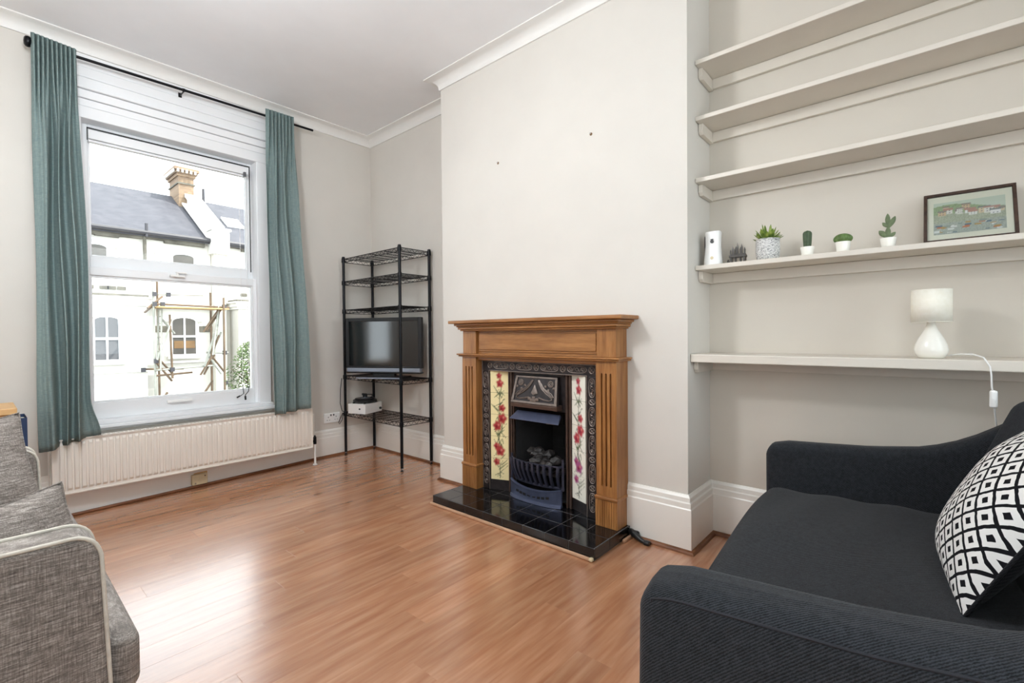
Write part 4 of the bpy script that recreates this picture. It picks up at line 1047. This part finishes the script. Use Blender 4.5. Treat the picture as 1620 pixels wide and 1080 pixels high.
for k in range(15):
    hx_ = rp_.uniform(0, .92); hy_ = rp_.uniform(.40, .72); hw_ = rp_.uniform(.07, .16); hh_ = rp_.uniform(.08, .17)
    houses.append((hx_, hy_, hw_, hh_, rp_.choice(((232, 230, 224), (226, 222, 214), (214, 186, 150), (222, 200, 168), (236, 234, 232))), rp_.choice(((150, 140, 132), (186, 140, 126), (130, 134, 132)))))
houses.sort(key=lambda q: -q[1]); 
boats = [(rp_.uniform(.02, .95), rp_.uniform(.03, .32), rp_.uniform(.02, .05), rp_.choice(((196, 120, 84), (226, 226, 222), (96, 118, 136), (186, 150, 90), (150, 160, 150)))) for _ in range(34)]
GX, GY = 96, 44; b = MB(); cols = []
for j in range(GY+1):
    for i in range(GX+1):
        u_, v_ = i/GX, j/GY; b.v.append(tuple(PP(lerp(ia0, ia1, u_), lerp(ib0, ib1, v_), .0066)))
        hill = .80+.12*sin(u_*4+.6)
        if v_ > hill: c = (206, 214, 198)
        else:
            g = rp_.uniform(-16, 16); c = (158+g, 176+g, 136+g*.8) if v_ > .62 else ((176+g, 180+g, 158+g) if v_ > .36 else (172+g, 178+g, 168+g))
        for (hx_, hy_, hw_, hh_, wc, rc_) in houses:
            if hx_ < u_ < hx_+hw_ and hy_ < v_ < hy_+hh_:
                c = wc
                if (u_-hx_)/hw_ % .36 > .22 and .25 < (v_-hy_)/hh_ % .5 < .42: c = (120, 120, 126)
            elif hx_-.01 < u_ < hx_+hw_+.01 and hy_+hh_ <= v_ < hy_+hh_+.055: c = rc_
        for (bx_, by_, bw_, bc) in boats:
            if abs(u_-bx_) < bw_ and abs(v_-by_) < bw_*.55: c = bc
        cols.append(lin(tuple(max(0, min(255, q)) for q in c))+(1,))
b.f = [(j*(GX+1)+i, j*(GX+1)+i+1, (j+1)*(GX+1)+i+1, (j+1)*(GX+1)+i) for j in range(GY) for i in range(GX)]; b.col = cols
b.build('print', M['print'], t)
slab(MB(), fa, 1-fa, fb, 1-fb, .009, .0105).build('glazing', M['glass'], t)

# ------------------------------------------------------------------ table lamp with cord
LX, LY, LZ = 2.425, -.030, .977
t = thing('table_lamp', (LX, LY, LZ), 'white teardrop ceramic lamp with a cream drum shade on the desk shelf', 'lamp')
MB().lathe([(.034, .0005), (.040, .003), (.0485, .020), (.0505, .034), (.0475, .052), (.039, .074), (.0285, .094), (.0195, .112), (.0140, .128), (.0125, .142), (.0125, .150), (0.0, .150)], (LX, LY, LZ), n=40).build('base', M['ceramic'], t, smooth=60)
MB().lathe([(.011, .150), (.011, .185), (0.0, .185)], (LX, LY, LZ), n=16).build('lamp_holder', M['white'], t, smooth=40)
mb = MB().lathe([(.0600, .139), (.0600, .262)], (LX, LY, LZ), n=48); mb.f = [f for f in mb.f if len(f) == 4]
mb.build('shade', M['shade'], t, smooth=60, solid=.0016)
mb = MB()
for zz in (.139, .262): mb.tube([(LX+.0602*cos(2*pi*k/40), LY+.0602*sin(2*pi*k/40), LZ+zz) for k in range(40)], .0013, 5, True)
for k in range(3): mb.bar((LX+.011*cos(k*2.094), LY+.011*sin(k*2.094), LZ+.18), (LX+.0595*cos(k*2.094), LY+.0595*sin(k*2.094), LZ+.139), .001, 5)
mb.build('shade_ring', M['shade'], t, smooth=60)
cpts = [(2.455, -.068, .984), (2.44, -.088, .990), (2.40, -.112, .995), (2.365, -.142, .996), (2.345, -.168, .986), (2.331, -.183, .955), (2.329, -.186, .925), (2.329, -.187, .885), (2.331, -.189, .872)]
MB().tube(cpts, .0026, 8).build('cord', M['white'], t, smooth=60)
mb = MB().soft((2.333, -.192, .842), (.016, .021, .062), .0075, 3); mb.build('inline_switch', M['white'], t, smooth=60)
MB().lathe([(.0045, -.011), (.0045, -.007)], (2.333, -.193, .840), 'X', 12).build('switch_button', M['white'], t, smooth=40)
MB().tube([(2.335, -.194, .812), (2.350, -.198, .78), (2.385, -.205, .73), (2.42, -.215, .66), (2.48, -.22, .40), (2.56, -.22, .10)], .0026, 8).build('cord', M['white'], t, smooth=60)

# ------------------------------------------------------------------ charcoal two-seat sofa
RC = Matrix.Translation((1.6, .1, 0)) @ Matrix.Rotation(R(3.6), 4, 'Z') @ Matrix.Translation((-1.6, -.1, 0))
sf = thing('charcoal_sofa', (1.607, .05, 0), 'dark charcoal twill two-seat sofa under the alcove shelves', 'sofa')
ZT = [(-.46, .87), (-.40, .855), (-.33, .812), (-.26, .760), (-.19, .712), (-.12, .675), (-.04, .652), (.10, .634), (.25, .626), (.38, .620), (.42, .614), (.445, .600), (.46, .585)]
def armfn(cx, inner):
    def f(p):
        y = p.y+.012; tz = (p.z+.20)/.40; top = interp(ZT, y)
        z = .20+tz*(top-.20); x = p.x
        out = -p.x/.0575*inner                        # +1 outer face
        if tz > .6: z -= .012*max(0, out)*(tz-.6)/.4
        x += -inner*.012*(1-tz)                       # slightly wider foot
        return (x, y, z)
    return f
for cx, inner in ((.912, 1), (2.302, -1)):
    mb = MB().soft((cx, 0, 0), (.115, .90, .40), .030, 16, (0, 0, 0), armfn(cx, inner)); mb.xform(RC)
    ob = mb.build('arm', M['navy'], sf, smooth=180)
    sx = cx-inner*.0565
    b = MB(); b.tube([(sx+inner*.001, y, interp(ZT, y)-.030) for y in [-.40+.83*k/30 for k in range(31)]]+[(sx+inner*.004, .436, .530), (sx+inner*.004, .440, .45), (sx+inner*.003, .440, .24)], .0028, 6).xform(RC)
    b.build('seam', M['piping_dark'], ob, smooth=60)
def backfn(p):
    u = p.x/.66; tz = (p.z+.31)/.62
    z = .245+tz*.615; y = p.y-.275-.13*(tz-.30)/.7 + .135*abs(u)**6*(1-.45*tz)
    return (p.x, y, z)
MB().soft((1.607, 0, 0), (1.32, .13, .62), .045, 14, (0, .02, 0), backfn).xform(RC).build('backrest', M['navy'], sf, smooth=180)
def seatfn(p):
    tz = (p.z+.11)/.22; y = p.y+.105
    z = .225+tz*.215
    if tz > .9: z += .010*sin(p.x*5.+.4)*sin(p.y*6)+.004*sin(p.y*34+p.x*7)*max(0, sin(p.x*3.1))
    return (p.x, y+(.020*(1-(p.x/.63)**2) if p.y > .2 else 0), z)
MB().soft((1.607, 0, 0), (1.275, .70, .22), .055, 22, (0, 0, .022), seatfn).xform(RC).build('seat', M['navy'], sf, smooth=180)
mb = MB().soft((1.607, -.02, .20), (1.36, .82, .11), .02, 6).xform(RC); mb.build('base', M['navy'], sf, smooth=180)
for x, y in ((.95, .34), (2.26, .34), (.95, -.36), (2.26, -.36)):
    MB().bar((x, y, .0), (x, y, .16), .014, 14, .024).xform(RC).build('leg', M['darkwood'], sf, smooth=40)

def pillow(P0, U, V, su, sv, thick, half, nu=28, pinch=.05, wob=0., seed=1):
    """half pillow surface on +N (half=1) or -N side"""
    U, V = Vector(U).normalized(), Vector(V).normalized(); V = (V-U*V.dot(U)).normalized(); Nn = U.cross(V); rnd = random.Random(seed); ph = [rnd.uniform(0, 6) for _ in range(6)]
    def fn(u, v):
        a, b = 2*u-1, 2*v-1
        pu = a*(1-pinch*(1-b*b)*abs(a)); pv = b*(1-pinch*(1-a*a)*abs(b))
        tt = thick/2*((1-a*a)**.55)*((1-b*b)**.55)
        tt *= 1+wob*sin(4*a+ph[0])*sin(5*b+ph[1])
        q = wob*.012*sin(14*a+ph[2]+3*b)*(abs(b)**3)
        return Vector(P0)+U*((pu+1)/2*su)+V*((pv+1)/2*sv)+Nn*(half*tt+q)
    return fn, Nn
def border(fn, nu, r_):
    pts = [fn(k/nu, 0) for k in range(nu)]+[fn(1, k/nu) for k in range(nu)]+[fn(1-k/nu, 1) for k in range(nu)]+[fn(0, 1-k/nu) for k in range(nu)]
    return MB().tube(pts, r_, 6, True)
def patternmat():
    mm = Mat('diamond_print_cotton', (1, 1, 1, 1), .9, spec=.1); tc = mm.n('ShaderNodeTexCoord'); sp = mm.n('ShaderNodeSeparateXYZ'); mm.l(tc.outputs['UV'], sp.inputs[0])
    nz = mm.noise(tc.outputs['UV'], 14, 2); nzs = mm.math('MULTIPLY', mm.math('SUBTRACT', nz, .5), .22)
    K = 7.6
    s_ = mm.math('ADD', mm.math('MULTIPLY', mm.math('ADD', sp.outputs[0], sp.outputs[1]), K), nzs); d_ = mm.math('ADD', mm.math('MULTIPLY', mm.math('SUBTRACT', sp.outputs[0], sp.outputs[1]), K), mm.math('ADD', nzs, 20.))
    fs = mm.math('ABSOLUTE', mm.math('SUBTRACT', mm.math('FRACT', s_), .5)); fd = mm.math('ABSOLUTE', mm.math('SUBTRACT', mm.math('FRACT', d_), .5))
    mx = mm.math('MAXIMUM', fs, fd)
    line = mm.math('GREATER_THAN', mx, .415); dot = mm.math('LESS_THAN', mx, .165); k = mm.math('MAXIMUM', line, dot)
    mm.color(mm.mix(k, S(226, 224, 222), S(24, 24, 27))); mm.bump(mm.noise(mm.coord('Object'), 500, 2), .2, .001); return mm.m
M['pattern'] = patternmat()
M['blackcloth'] = twill('black_cushion_cloth', (18, 18, 20), (32, 32, 36), 500)
cp, cu, cvv = (1.405, -.070, .452), (1, .06, .0), (.0, -.47, .88)
t = thing('patterned_cushion', (1.62, -.16, .45), 'square cushion with black and white diamond print on the charcoal sofa', 'cushion')
fF, nn_ = pillow(cp, cu, cvv, .415, .455, .19, -1, wob=.05)
fB, _ = pillow(cp, cu, cvv, .415, .455, .13, 1, wob=.05)
MB().grid(fF, 30, 30).build('front_panel', M['pattern'], t, smooth=180)
MB().grid(fB, 30, 30).build('back_panel', M['blackcloth'], t, smooth=180)
border(fF, 24, .004).build('piping', M['blackcloth'], t, smooth=60)

# ------------------------------------------------------------------ grey tweed sofa (left)
gs = thing('grey_sofa', (-.2, 1.95, 0), 'grey tweed sofa with cream piping at the left edge', 'sofa')
def garm(y0, y1, xf=.168):
    x0, zt_ = -.68, .672
    def poly(r_, ins=0):
        pts = [(x0, .07), (x0, zt_)]
        for k in range(7):
            a = pi/2*(1-k/6); pts.append((xf-r_+r_*cos(a)+.0, zt_-r_+r_*sin(a)))
        pts += [(xf+.012, .30), (xf+.016, .07)]; return pts
    b = MB().prism(poly(.045), lambda a, z, y: (a, y, z), y0, y1); ob = b.build('arm', M['tweed'], gs, bevel=.012, seg=3)
    for y in (y0, y1):
        pts = [(a, y+(.006 if y == y0 else -.006)*1, z) for a, z in poly(.045)[1:]]
        pts = [(a+.002 if i > 6 else a, y, z+.002 if i < 7 else z) for i, (a, y, z) in enumerate(pts)]
        full = []
        for p, q in zip(pts, pts[1:]): full += [Vector(p).lerp(Vector(q), k/4) for k in range(4)]
        full.append(Vector(pts[-1])); MB().tube(full, .0042, 7).build('piping', M['piping'], ob, smooth=60)
    return ob
garm(1.290, 1.400); garm(2.46, 2.57, .150)
mb = MB().prism([(-.35, 1.402), (.180, 1.402), (.180, 1.312), (.238, 1.312), (.243, 1.96), (.238, 2.548), (.180, 2.548), (.180, 2.458), (-.35, 2.458)], lambda a, b_, z: (a, b_, z), .295, .430)
mb.build('seat_cushion', M['tweed'], gs, bevel=.030, seg=5, smooth=50)
mb = MB().box(-.66, .165, 1.402, 2.458, .07, .290); mb.build('base', M['tweed'], gs, bevel=.01)
mb = MB().soft((-.53, 1.93, .46), (.28, 1.055, .76), .06, 8, (.02, 0, .02), lambda p: (p.x-.06*(p.z/.38), p.y, p.z)); mb.build('backrest', M['tweed'], gs, smooth=180)
for x, y in ((-.6, 1.35), (.10, 1.35), (-.6, 2.51), (.10, 2.51)): MB().bar((x, y, 0), (x, y, .072), .018, 12, .024).build('leg', M['darkwood'], gs, smooth=40)
for lb, P0_, U_, V_, su, sv, th_, sd in (
    ('grey tweed scatter cushion in front, just behind the near sofa arm', (.222, 1.640, .428), (-.97, -.10, -.22), (-.13, .36, .92), .42, .295, .15, 4),
    ('large grey tweed cushion leaning on the far sofa arm', (.180, 2.220, .432), (-.97, .02, -.20), (-.42, .28, .86), .47, .42, .17, 8)):
    t = thing('grey_cushion', (P0_[0]-.2, P0_[1], .43), lb, 'cushion', None)
    f1, _ = pillow(P0_, U_, V_, su, sv, th_, 1, wob=.12, seed=sd, pinch=.07); f2, _ = pillow(P0_, U_, V_, su, sv, th_, -1, wob=.12, seed=sd, pinch=.07)
    mb = MB().grid(f1, 28, 28); k = len(mb.v); mb.grid(f2, 28, 28); mb.uv = {}
    mb.build('cover', M['tweed'], t, smooth=180)
    border(f1, 30, .003).build('piping', M['tweed'], t, smooth=60)

# pine side unit and blue box beyond the grey sofa
t = thing('pine_side_unit', (-.30, 3.6, 0), 'low pine side unit by the window wall behind the grey sofa', 'side unit')
MB().box(-.79, .142, 3.42, 3.76, .702, .734).build('top', M['pine'], t, bevel=.004)
MB().box(-.77, .140, 3.44, 3.75, .655, .690).build('apron', M['pine'], t, bevel=.003)
for x, y in ((-.75, 3.46), (.10, 3.46), (-.75, 3.70), (.10, 3.70)): MB().box(x-.02, x+.02, y-.02, y+.02, 0, .700).build('leg', M['pine'], t, bevel=.002)
t = thing('blue_folder', (.165, 3.6, 0), 'navy blue upright folder beside the pine side unit', 'folder')
mb = MB(); mb.box(.150, .1515, 3.50, 3.70, .001, .672); mb.box(.1785, .180, 3.50, 3.70, .001, .672); mb.box(.150, .180, 3.695, 3.70, .001, .672); mb.box(.1515, .1785, 3.50, 3.503, .001, .672); mb.build('cover', M['navyblue'], t)
MB().box(.153, .177, 3.505, 3.69, .004, .655).build('pages', M['mount'], t)
# ------------------------------------------------------------------ across the street
X = {}
X['stucco'] = simple('pale_stucco', (204, 200, 190), .85, var=.04, vs=2)
X['stone'] = simple('white_stone', (214, 211, 204), .8, var=.04, vs=3)
def slatemat():
    mm = Mat('slate', S(88, 88, 96), .7); v = mm.coord('Object'); br = mm.n('ShaderNodeTexBrick'); mm.l(mm.coord('Object', (1, 1.18, 1)), br.inputs[0])
    br.inputs['Scale'].default_value = 4.2; br.inputs['Color1'].default_value = S(60, 60, 67); br.inputs['Color2'].default_value = S(72, 71, 78); br.inputs['Mortar'].default_value = S(46, 46, 52); br.inputs['Mortar Size'].default_value = .012
    c = mm.mix(.45, br.outputs[0], mm.ramp(mm.noise(v, 3, 5, .7), [(.35, S(52, 52, 59)), (.65, S(84, 82, 87))])); mm.color(c); return mm.m
X['slate'] = slatemat()
def brickmat():
    mm = Mat('stock_brick', S(176, 140, 104), .85); t = mm.coord('Generated', (7, 7, 7)); br = mm.n('ShaderNodeTexBrick'); mm.l(mm.coord('Object', (1, 1, 1), (R(90), 0, 0)), br.inputs[0])
    br.inputs['Scale'].default_value = 4; br.inputs['Color1'].default_value = S(140, 116, 90); br.inputs['Color2'].default_value = S(118, 94, 72); br.inputs['Mortar'].default_value = S(120, 110, 98); br.inputs['Mortar Size'].default_value = .02
    mm.color(br.outputs[0]); return mm.m
X['brick'] = brickmat()
X['dark'] = simple('dark_gutter', (52, 50, 54), .5)
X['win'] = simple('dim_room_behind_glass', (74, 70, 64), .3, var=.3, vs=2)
X['blind'] = simple('grey_blind', (84, 84, 86), .9, var=.05)
X['frame'] = simple('sash_white', (240, 240, 238), .5, var=.02)
X['pole'] = simple('rusty_scaffold_tube', (96, 78, 60), .6, .3, var=.3, vs=3)
X['poleg'] = simple('galvanised_scaffold_tube', (150, 150, 140), .5, .5, var=.2, vs=3)
X['board'] = simple('scaffold_board', (168, 138, 92), .8, var=.25, vs=2)
X['moss'] = simple('weathered_eaves', (92, 88, 78), .9, var=.4, vs=3)
X['curt'] = simple('orange_curtain', (116, 90, 60), .9, var=.2, vs=3)
X['road'] = simple('asphalt', (120, 120, 122), .9, var=.1, vs=1)
X['bark'] = simple('bark', (96, 84, 66), .9, var=.3, vs=8)
X['foliage'] = simple('foliage', (70, 86, 44), .7, var=.35, vs=2)
X['sky_glass'] = simple('skylight_glass', (120, 140, 170), .1, var=.05)

MB().box(-30, 40, 4.6, 60, -3.2, -3.0).build('street', X['road'], kind='structure')
FY, EZ, RY2, RZ2, ZG = 18.0, 4.25, 21.5, 6.46, -3.0
def house(x0, x1, label):
    h_ = thing('terraced_house', ((x0+x1)/2, 20, ZG), label, 'house', 'houses across the street')
    MB().box(x0, x1, FY, 25, ZG, EZ).build('wall', X['stucco'], h_)
    b = MB(); b.prism([(17.78, EZ+.02), (RY2, RZ2), (25.2, EZ+.02), (25.2, EZ-.08), (RY2, RZ2-.12), (17.78, EZ-.08)], lambda y, z, x: (x, y, z), x0, x1); b.build('roof', X['slate'], h_)
    MB().bar((x0, 17.74, EZ+.03), (x1, 17.74, EZ+.03), .075, 8).build('gutter', X['dark'], h_, smooth=40)
    b = MB(); n = int((x1-x0)/.55)
    for k in range(n):
        a = x0+k*.55; b.box(a, a+.55, 17.86, FY, EZ-.10-.10*abs(sin(k*2.3)), EZ-.02)
    b.build('eaves_board', X['moss'], h_)
    return h_
ha = house(-7, 5.30, 'cream terraced house across the street, left of the party wall')
hb = house(5.66, 16, 'cream terraced house across the street, right of the party wall')
def awin(h_, x0, x1, z0, z1, y, fill, bars=True, arch=.10, lintel=True):
    cx, hw = (x0+x1)/2, (x1-x0)/2
    def arc(k, g=0.): a = pi*k/10; return (cx+(hw+g)*cos(a), z1-arch+(arch+g)*sin(a))
    b = MB(); outer = [(x1+.05, z0-.03)]+[arc(k, .05) for k in range(11)]+[(x0-.05, z0-.03)]
    b.prism(outer, lambda a, z, yy: (a, yy, z), y-.03, y+.05); w_ = b.build('window', X['frame'], h_)
    inner = [(x1, z0+.02)]+[arc(k) for k in range(11)]+[(x0, z0+.02)]
    MB().prism(inner, lambda a, z, yy: (a, yy, z), y-.036, y-.028).build('pane', fill, w_)
    if bars:
        b = MB(); b.box(cx-.022, cx+.022, y-.06, y-.03, z0, z1); zm = (z0+z1)/2; b.box(x0, x1, y-.065, y-.03, zm-.03, zm+.03); b.build('glazing_bars', X['frame'], w_)
    if lintel:
        b = MB(); o2 = [arc(k, .20) for k in range(11)]; i2 = [arc(k, .06) for k in range(10, -1, -1)]; b.prism(o2+i2, lambda a, z, yy: (a, yy, z), y-.05, y+.02); b.build('arch_moulding', X['stone'], w_)
        MB().box(x0-.15, x1+.15, y-.12, y+.05, z0-.12, z0-.03).build('window_sill', X['stone'], w_)
    return w_
# upper floor small windows and ornaments
awin(ha, 4.24, 4.80, 3.33, 3.76, FY, X['win'], False, .09); awin(ha, 2.18, 2.62, 3.33, 3.80, FY, X['win'], False, .09); awin(ha, .2, .8, 3.33, 3.76, FY, X['win'], False, .09)
awin(hb, 6.75, 7.3, 3.33, 3.76, FY, X['win'], False, .09)
for x in (2.93, 3.85): MB().lathe([(.09, -.04), (.07, -.06), (.03, -.07), (0., -.07)], (x, FY, 3.72), 'Y', 12).build('rosette', X['stone'], ha)
for h_, xs_ in ((ha, (2.22, 2.55, 2.72, 2.95)), (hb, (6.3, 6.6))):
    for x in xs_: MB().box(x-.10, x+.10, FY-.03, FY+.01, 2.52, 2.62).build('vent_block', X['moss'], h_)
# bays
for h_, x0, x1 in ((ha, -1.6, 3.38), (hb, 5.85, 10)):
    MB().box(x0, x1, 17.2, FY+.02, ZG, 2.05).build('bay_wall', X['stucco'], h_)
    b = MB().box(x0-.10, x1+.10, 17.08, FY, 2.10, 2.22); b.box(x0-.06, x1+.06, 17.13, FY, 2.02, 2.10); b.box(x0-.16, x1+.16, 17.02, FY, 2.22, 2.27); b.build('bay_cornice', X['stone'], h_)
    b = MB().box(x0-.05, x1+.05, 17.12, FY, 2.27, 2.34); b.build('bay_roof', X['moss'], h_)
    MB().box(x0-.03, x1+.03, 17.15, 17.21, .10, .20).build('string_course', X['stone'], h_)
awin(ha, 2.22, 2.72, .46, 1.68, 17.2, X['blind'], True, .08); awin(ha, 1.35, 1.95, .46, 1.68, 17.2, X['blind'], True, .08); awin(ha, .2, .9, .46, 1.68, 17.2, X['blind'], True, .08)
b = MB()
w_ = awin(hb, 6.35, 6.95, .46, 1.68, 17.2, X['blind'], True, .08)
# recessed middle window with orange curtain, and lintel band
wm = awin(ha, 4.19, 4.82, .53, 1.72, FY, X['win'], True, .12)
MB().box(4.22, 4.79, FY-.045, FY-.035, .74, .98).build('curtain', X['curt'], wm)
for x0, x1 in ((3.70, 4.08), (4.93, 5.30)): MB().box(x0, x1, FY-.02, FY+.01, 1.26, 1.46).build('string_panel', X['moss'], ha)
MB().box(3.38, 5.30, FY-.14, FY, 2.02, 2.16).build('string_course', X['stone'], ha)
MB().box(3.9, 5.1, FY-.10, FY, .28, .34).build('string_course', X['stone'], ha)
awin(ha, 4.15, 4.85, -2.2, -1.05, FY, X['win'], True, .18)
for x, z0, z1 in ((3.50, 3.2, 4.2), (3.46, -2.9, 2.0)): MB().bar((x, 17.88, z0), (x, 17.88, z1), .045, 8).build('downpipe', X['moss'], ha, smooth=40)
MB().bar((3.52, 17.72, 4.15), (3.52, 17.72, 4.55), .04, 8).build('vent_pipe', X['dark'], ha, smooth=40)
# right house rooflight
def RP(x, y, e=0.): 
    s_ = (RZ2-EZ)/(RY2-17.78); return (x, y-e*s_, EZ+.02+(y-17.78)*s_+e)
def rquad(x0, x1, y0, y1, e0, e1):
    b = MB(); b.add([RP(x0,y0,e0),RP(x1,y0,e0),RP(x1,y1,e0),RP(x0,y1,e0),RP(x0,y0,e1),RP(x1,y0,e1),RP(x1,y1,e1),RP(x0,y1,e1)], [(0,3,2,1),(4,5,6,7),(0,1,5,4),(1,2,6,5),(2,3,7,6),(3,0,4,7)]); return b
b = rquad(6.22, 6.80, 19.25, 19.95, 0, .06).build('rooflight', X['frame'], hb); rquad(6.30, 6.74, 19.32, 19.86, .055, .075).build('pane', X['sky_glass'], b)
# party wall with chimney
pw = thing('party_wall', (5.48, 19.8, ZG), 'white party wall rising between the two slate roofs', 'wall')
b = MB(); b.prism([(17.70, ZG), (17.70, 4.62), (18.02, 4.72), (RY2, RZ2+.38), (24.8, 4.7), (24.8, ZG)], lambda y, z, x: (x, y, z), 5.31, 5.65); b.build('wall', X['stucco'], pw)
b = MB(); b.prism([(17.95, 4.72), (RY2, RZ2+.40), (RY2, RZ2+.52), (17.95, 4.84)], lambda y, z, x: (x, y, z), 5.24, 5.72); b.build('coping', X['stone'], pw)
b = MB(); b.prism([(17.9, 4.40), (RY2, RZ2+.10), (RY2, RZ2+.17), (17.9, 4.47)], lambda y, z, x: (x, y, z), 5.15, 5.31); b.build('lead_flashing', X['stone'], pw)
MB().box(5.22, 5.74, 17.55, 18.05, 3.85, 4.62).build('corbel_block', X['stone'], pw)
MB().box(5.18, 5.78, 17.50, 18.10, 4.62, 4.70).build('corbel_cap', X['stone'], pw)
ch = MB().box(5.06, 5.54, 20.55, 21.75, 5.6, 7.02).build('chimney', X['brick'], ha, label='buff brick chimney with corbelled top')
b = MB()
for k in range(3): e_ = .05*(k+1); b.box(5.06-e_, 5.54+e_, 20.55-e_, 21.75+e_, 7.02+k*.10, 7.12+k*.10)
b.build('corbel', X['brick'], ch)
b = MB()
for k in range(10): b.box(4.885, 4.93, 20.5+k*.135, 20.56+k*.135, 7.13, 7.24)
for k in range(5): b.box(4.98+k*.135, 5.04+k*.135, 20.36, 20.42, 7.13, 7.24)
b.build('dentils', X['stone'], ch)
MB().box(5.02, 5.58, 20.51, 21.79, 6.74, 6.79).build('band', X['moss'], ch)
MB().box(4.94, 5.66, 20.45, 21.85, 7.32, 7.38).build('cap', X['stone'], ch)
MB().bar((5.86, 20.6, 6.0), (5.86, 20.6, 6.72), .05, 8).build('vent_pipe', X['dark'], pw, smooth=40)

# scaffold in front of the recess
sc = thing('scaffolding', (4.3, 16.7, ZG), 'tube scaffolding with ladders around the house window across the street', 'scaffolding')
PO = [((3.43,16.5,ZG),(3.40,16.5,2.75)), ((3.62,17.0,ZG),(3.60,17.0,2.80)), ((3.80,16.4,-.10),(3.76,16.4,1.75)), ((5.20,16.5,ZG),(5.22,16.5,2.45)), ((4.97,17.0,ZG),(4.98,17.0,2.5)), ((5.08,16.2,ZG),(5.10,16.2,2.3)),
      ((3.50,16.45,2.33),(4.62,16.45,2.36)), ((3.45,16.5,2.05),(5.35,16.5,2.02)), ((3.50,17.05,1.98),(5.30,17.05,1.98)), ((3.4,16.45,.16),(4.9,16.45,.22)), ((3.5,16.8,-.02),(4.4,16.8,.02)), ((3.2,16.9,.18),(4.2,16.9,.14)), ((4.7,16.5,.62),(5.3,16.5,.60)),
      ((3.2,16.5,1.80),(3.55,16.9,2.10)), ((3.25,16.4,1.92),(3.70,16.9,2.30)), ((3.45,16.4,.45),(3.82,16.4,1.60)), ((3.42,16.45,.40),(3.80,16.45,-.18)), ((3.55,16.5,.42),(3.86,16.5,-.02)), ((3.60,16.6,1.65),(3.92,16.6,1.20)),
      ((4.60,16.4,1.25),(5.05,16.4,2.00)), ((4.72,16.5,1.30),(5.12,16.5,1.95)), ((4.62,16.4,.20),(4.90,16.4,1.20)), ((4.50,16.4,-.05),(4.82,16.4,.50)), ((4.62,16.5,-.05),(4.92,16.5,.55)), ((4.72,16.45,.55),(5.08,16.45,-.05)), ((4.88,16.5,.45),(5.18,16.5,.0)),
      ((4.80,16.4,.55),(5.02,16.4,1.15)), ((4.92,16.6,.70),(5.14,16.6,1.25)), ((4.62,16.5,-.62),(4.85,16.5,-.25)), ((3.42,16.5,-.9),(3.70,16.5,-.5))]
for k, (a, b_) in enumerate(PO):
    MB().bar(a, b_, .029, 7).build('pole', X['pole'] if k % 3 else X['poleg'], sc, smooth=40)
for k, (a, b_) in enumerate((((3.45, 16.2, 1.985), (5.25, 16.2, 1.985)), ((3.45, 16.45, 1.985), (5.25, 16.45, 1.985)), ((3.45, 16.7, 1.985), (5.25, 16.7, 1.985)))):
    MB().box(a[0], b_[0], a[1], a[1]+.22, 1.94, 1.98).build('board', X['board'], sc)
def ladder(a, b_, wv):
    a, b_, wv = Vector(a), Vector(b_), Vector(wv); m_ = MB(); m_.bar(a, b_, .025, 6); m_.bar(a+wv, b_+wv, .025, 6)
    for k in range(9): p = a.lerp(b_, (k+.5)/9); m_.bar(p, p+wv, .016, 6)
    m_.build('ladder', X['poleg'], sc, smooth=40)
ladder((3.50, 16.3, .2), (3.62, 16.6, 2.0), (.0, .35, 0)); ladder((4.78, 16.2, .55), (5.06, 16.5, 2.1), (.12, .28, 0))
for (x, y, z) in ((3.43,16.5,2.33),(3.62,16.5,2.05),(3.43,16.5,2.05),(3.75,16.45,2.33),(3.43,16.45,.42),(3.80,16.4,.16),(5.2,16.5,2.05),(5.2,16.5,.6),(3.22,16.9,.16),(5.22,16.5,-.35)): MB().box(x-.05, x+.05, y-.05, y+.05, z-.06, z+.06).build('coupler', X['dark'], sc)

# street tree
tr = thing('street_tree', (5.05, 14, ZG), 'small leafy green tree at the right of the view through the window', 'tree')
b = MB().tube([(5.1, 14, ZG), (5.06, 14, -1.5), (5.1, 14.05, -.4), (5.02, 14, .4)], .06, 8, rad=[.09, .07, .05, .025])
for k in range(9):
    a = k*.7; z = -.7+.14*k; b.tube([(5.06, 14, z), (5.06+.28*cos(a), 14+.28*sin(a), z+.22), (5.06+.48*cos(a), 14+.48*sin(a), z+.36)], .02, 5, rad=[.025, .015, .006])
b.build('trunk', X['bark'], tr, smooth=50)
rt_ = random.Random(2); b = MB()
for k in range(2200):
    a, q = rt_.uniform(0, 2*pi), rt_.random()**.5; z = rt_.uniform(-.75, .95); rad = .62*math.sqrt(max(0.05, 1-((z-.05)/.95)**2))*(.8+.3*sin(3*a+4*z))
    c = Vector((5.08+rad*q*cos(a), 14+rad*q*sin(a), z)); d_ = Vector((rt_.gauss(0,1), rt_.gauss(0,1), rt_.gauss(0,.6))).normalized(); s_ = d_.orthogonal().normalized(); l_ = rt_.uniform(.035, .06)
    b.add([c-d_*l_, c+s_*l_*.45, c+d_*l_, c-s_*l_*.45], [(0, 1, 2, 3)])
b.build('foliage', X['foliage'], tr, kind='stuff')
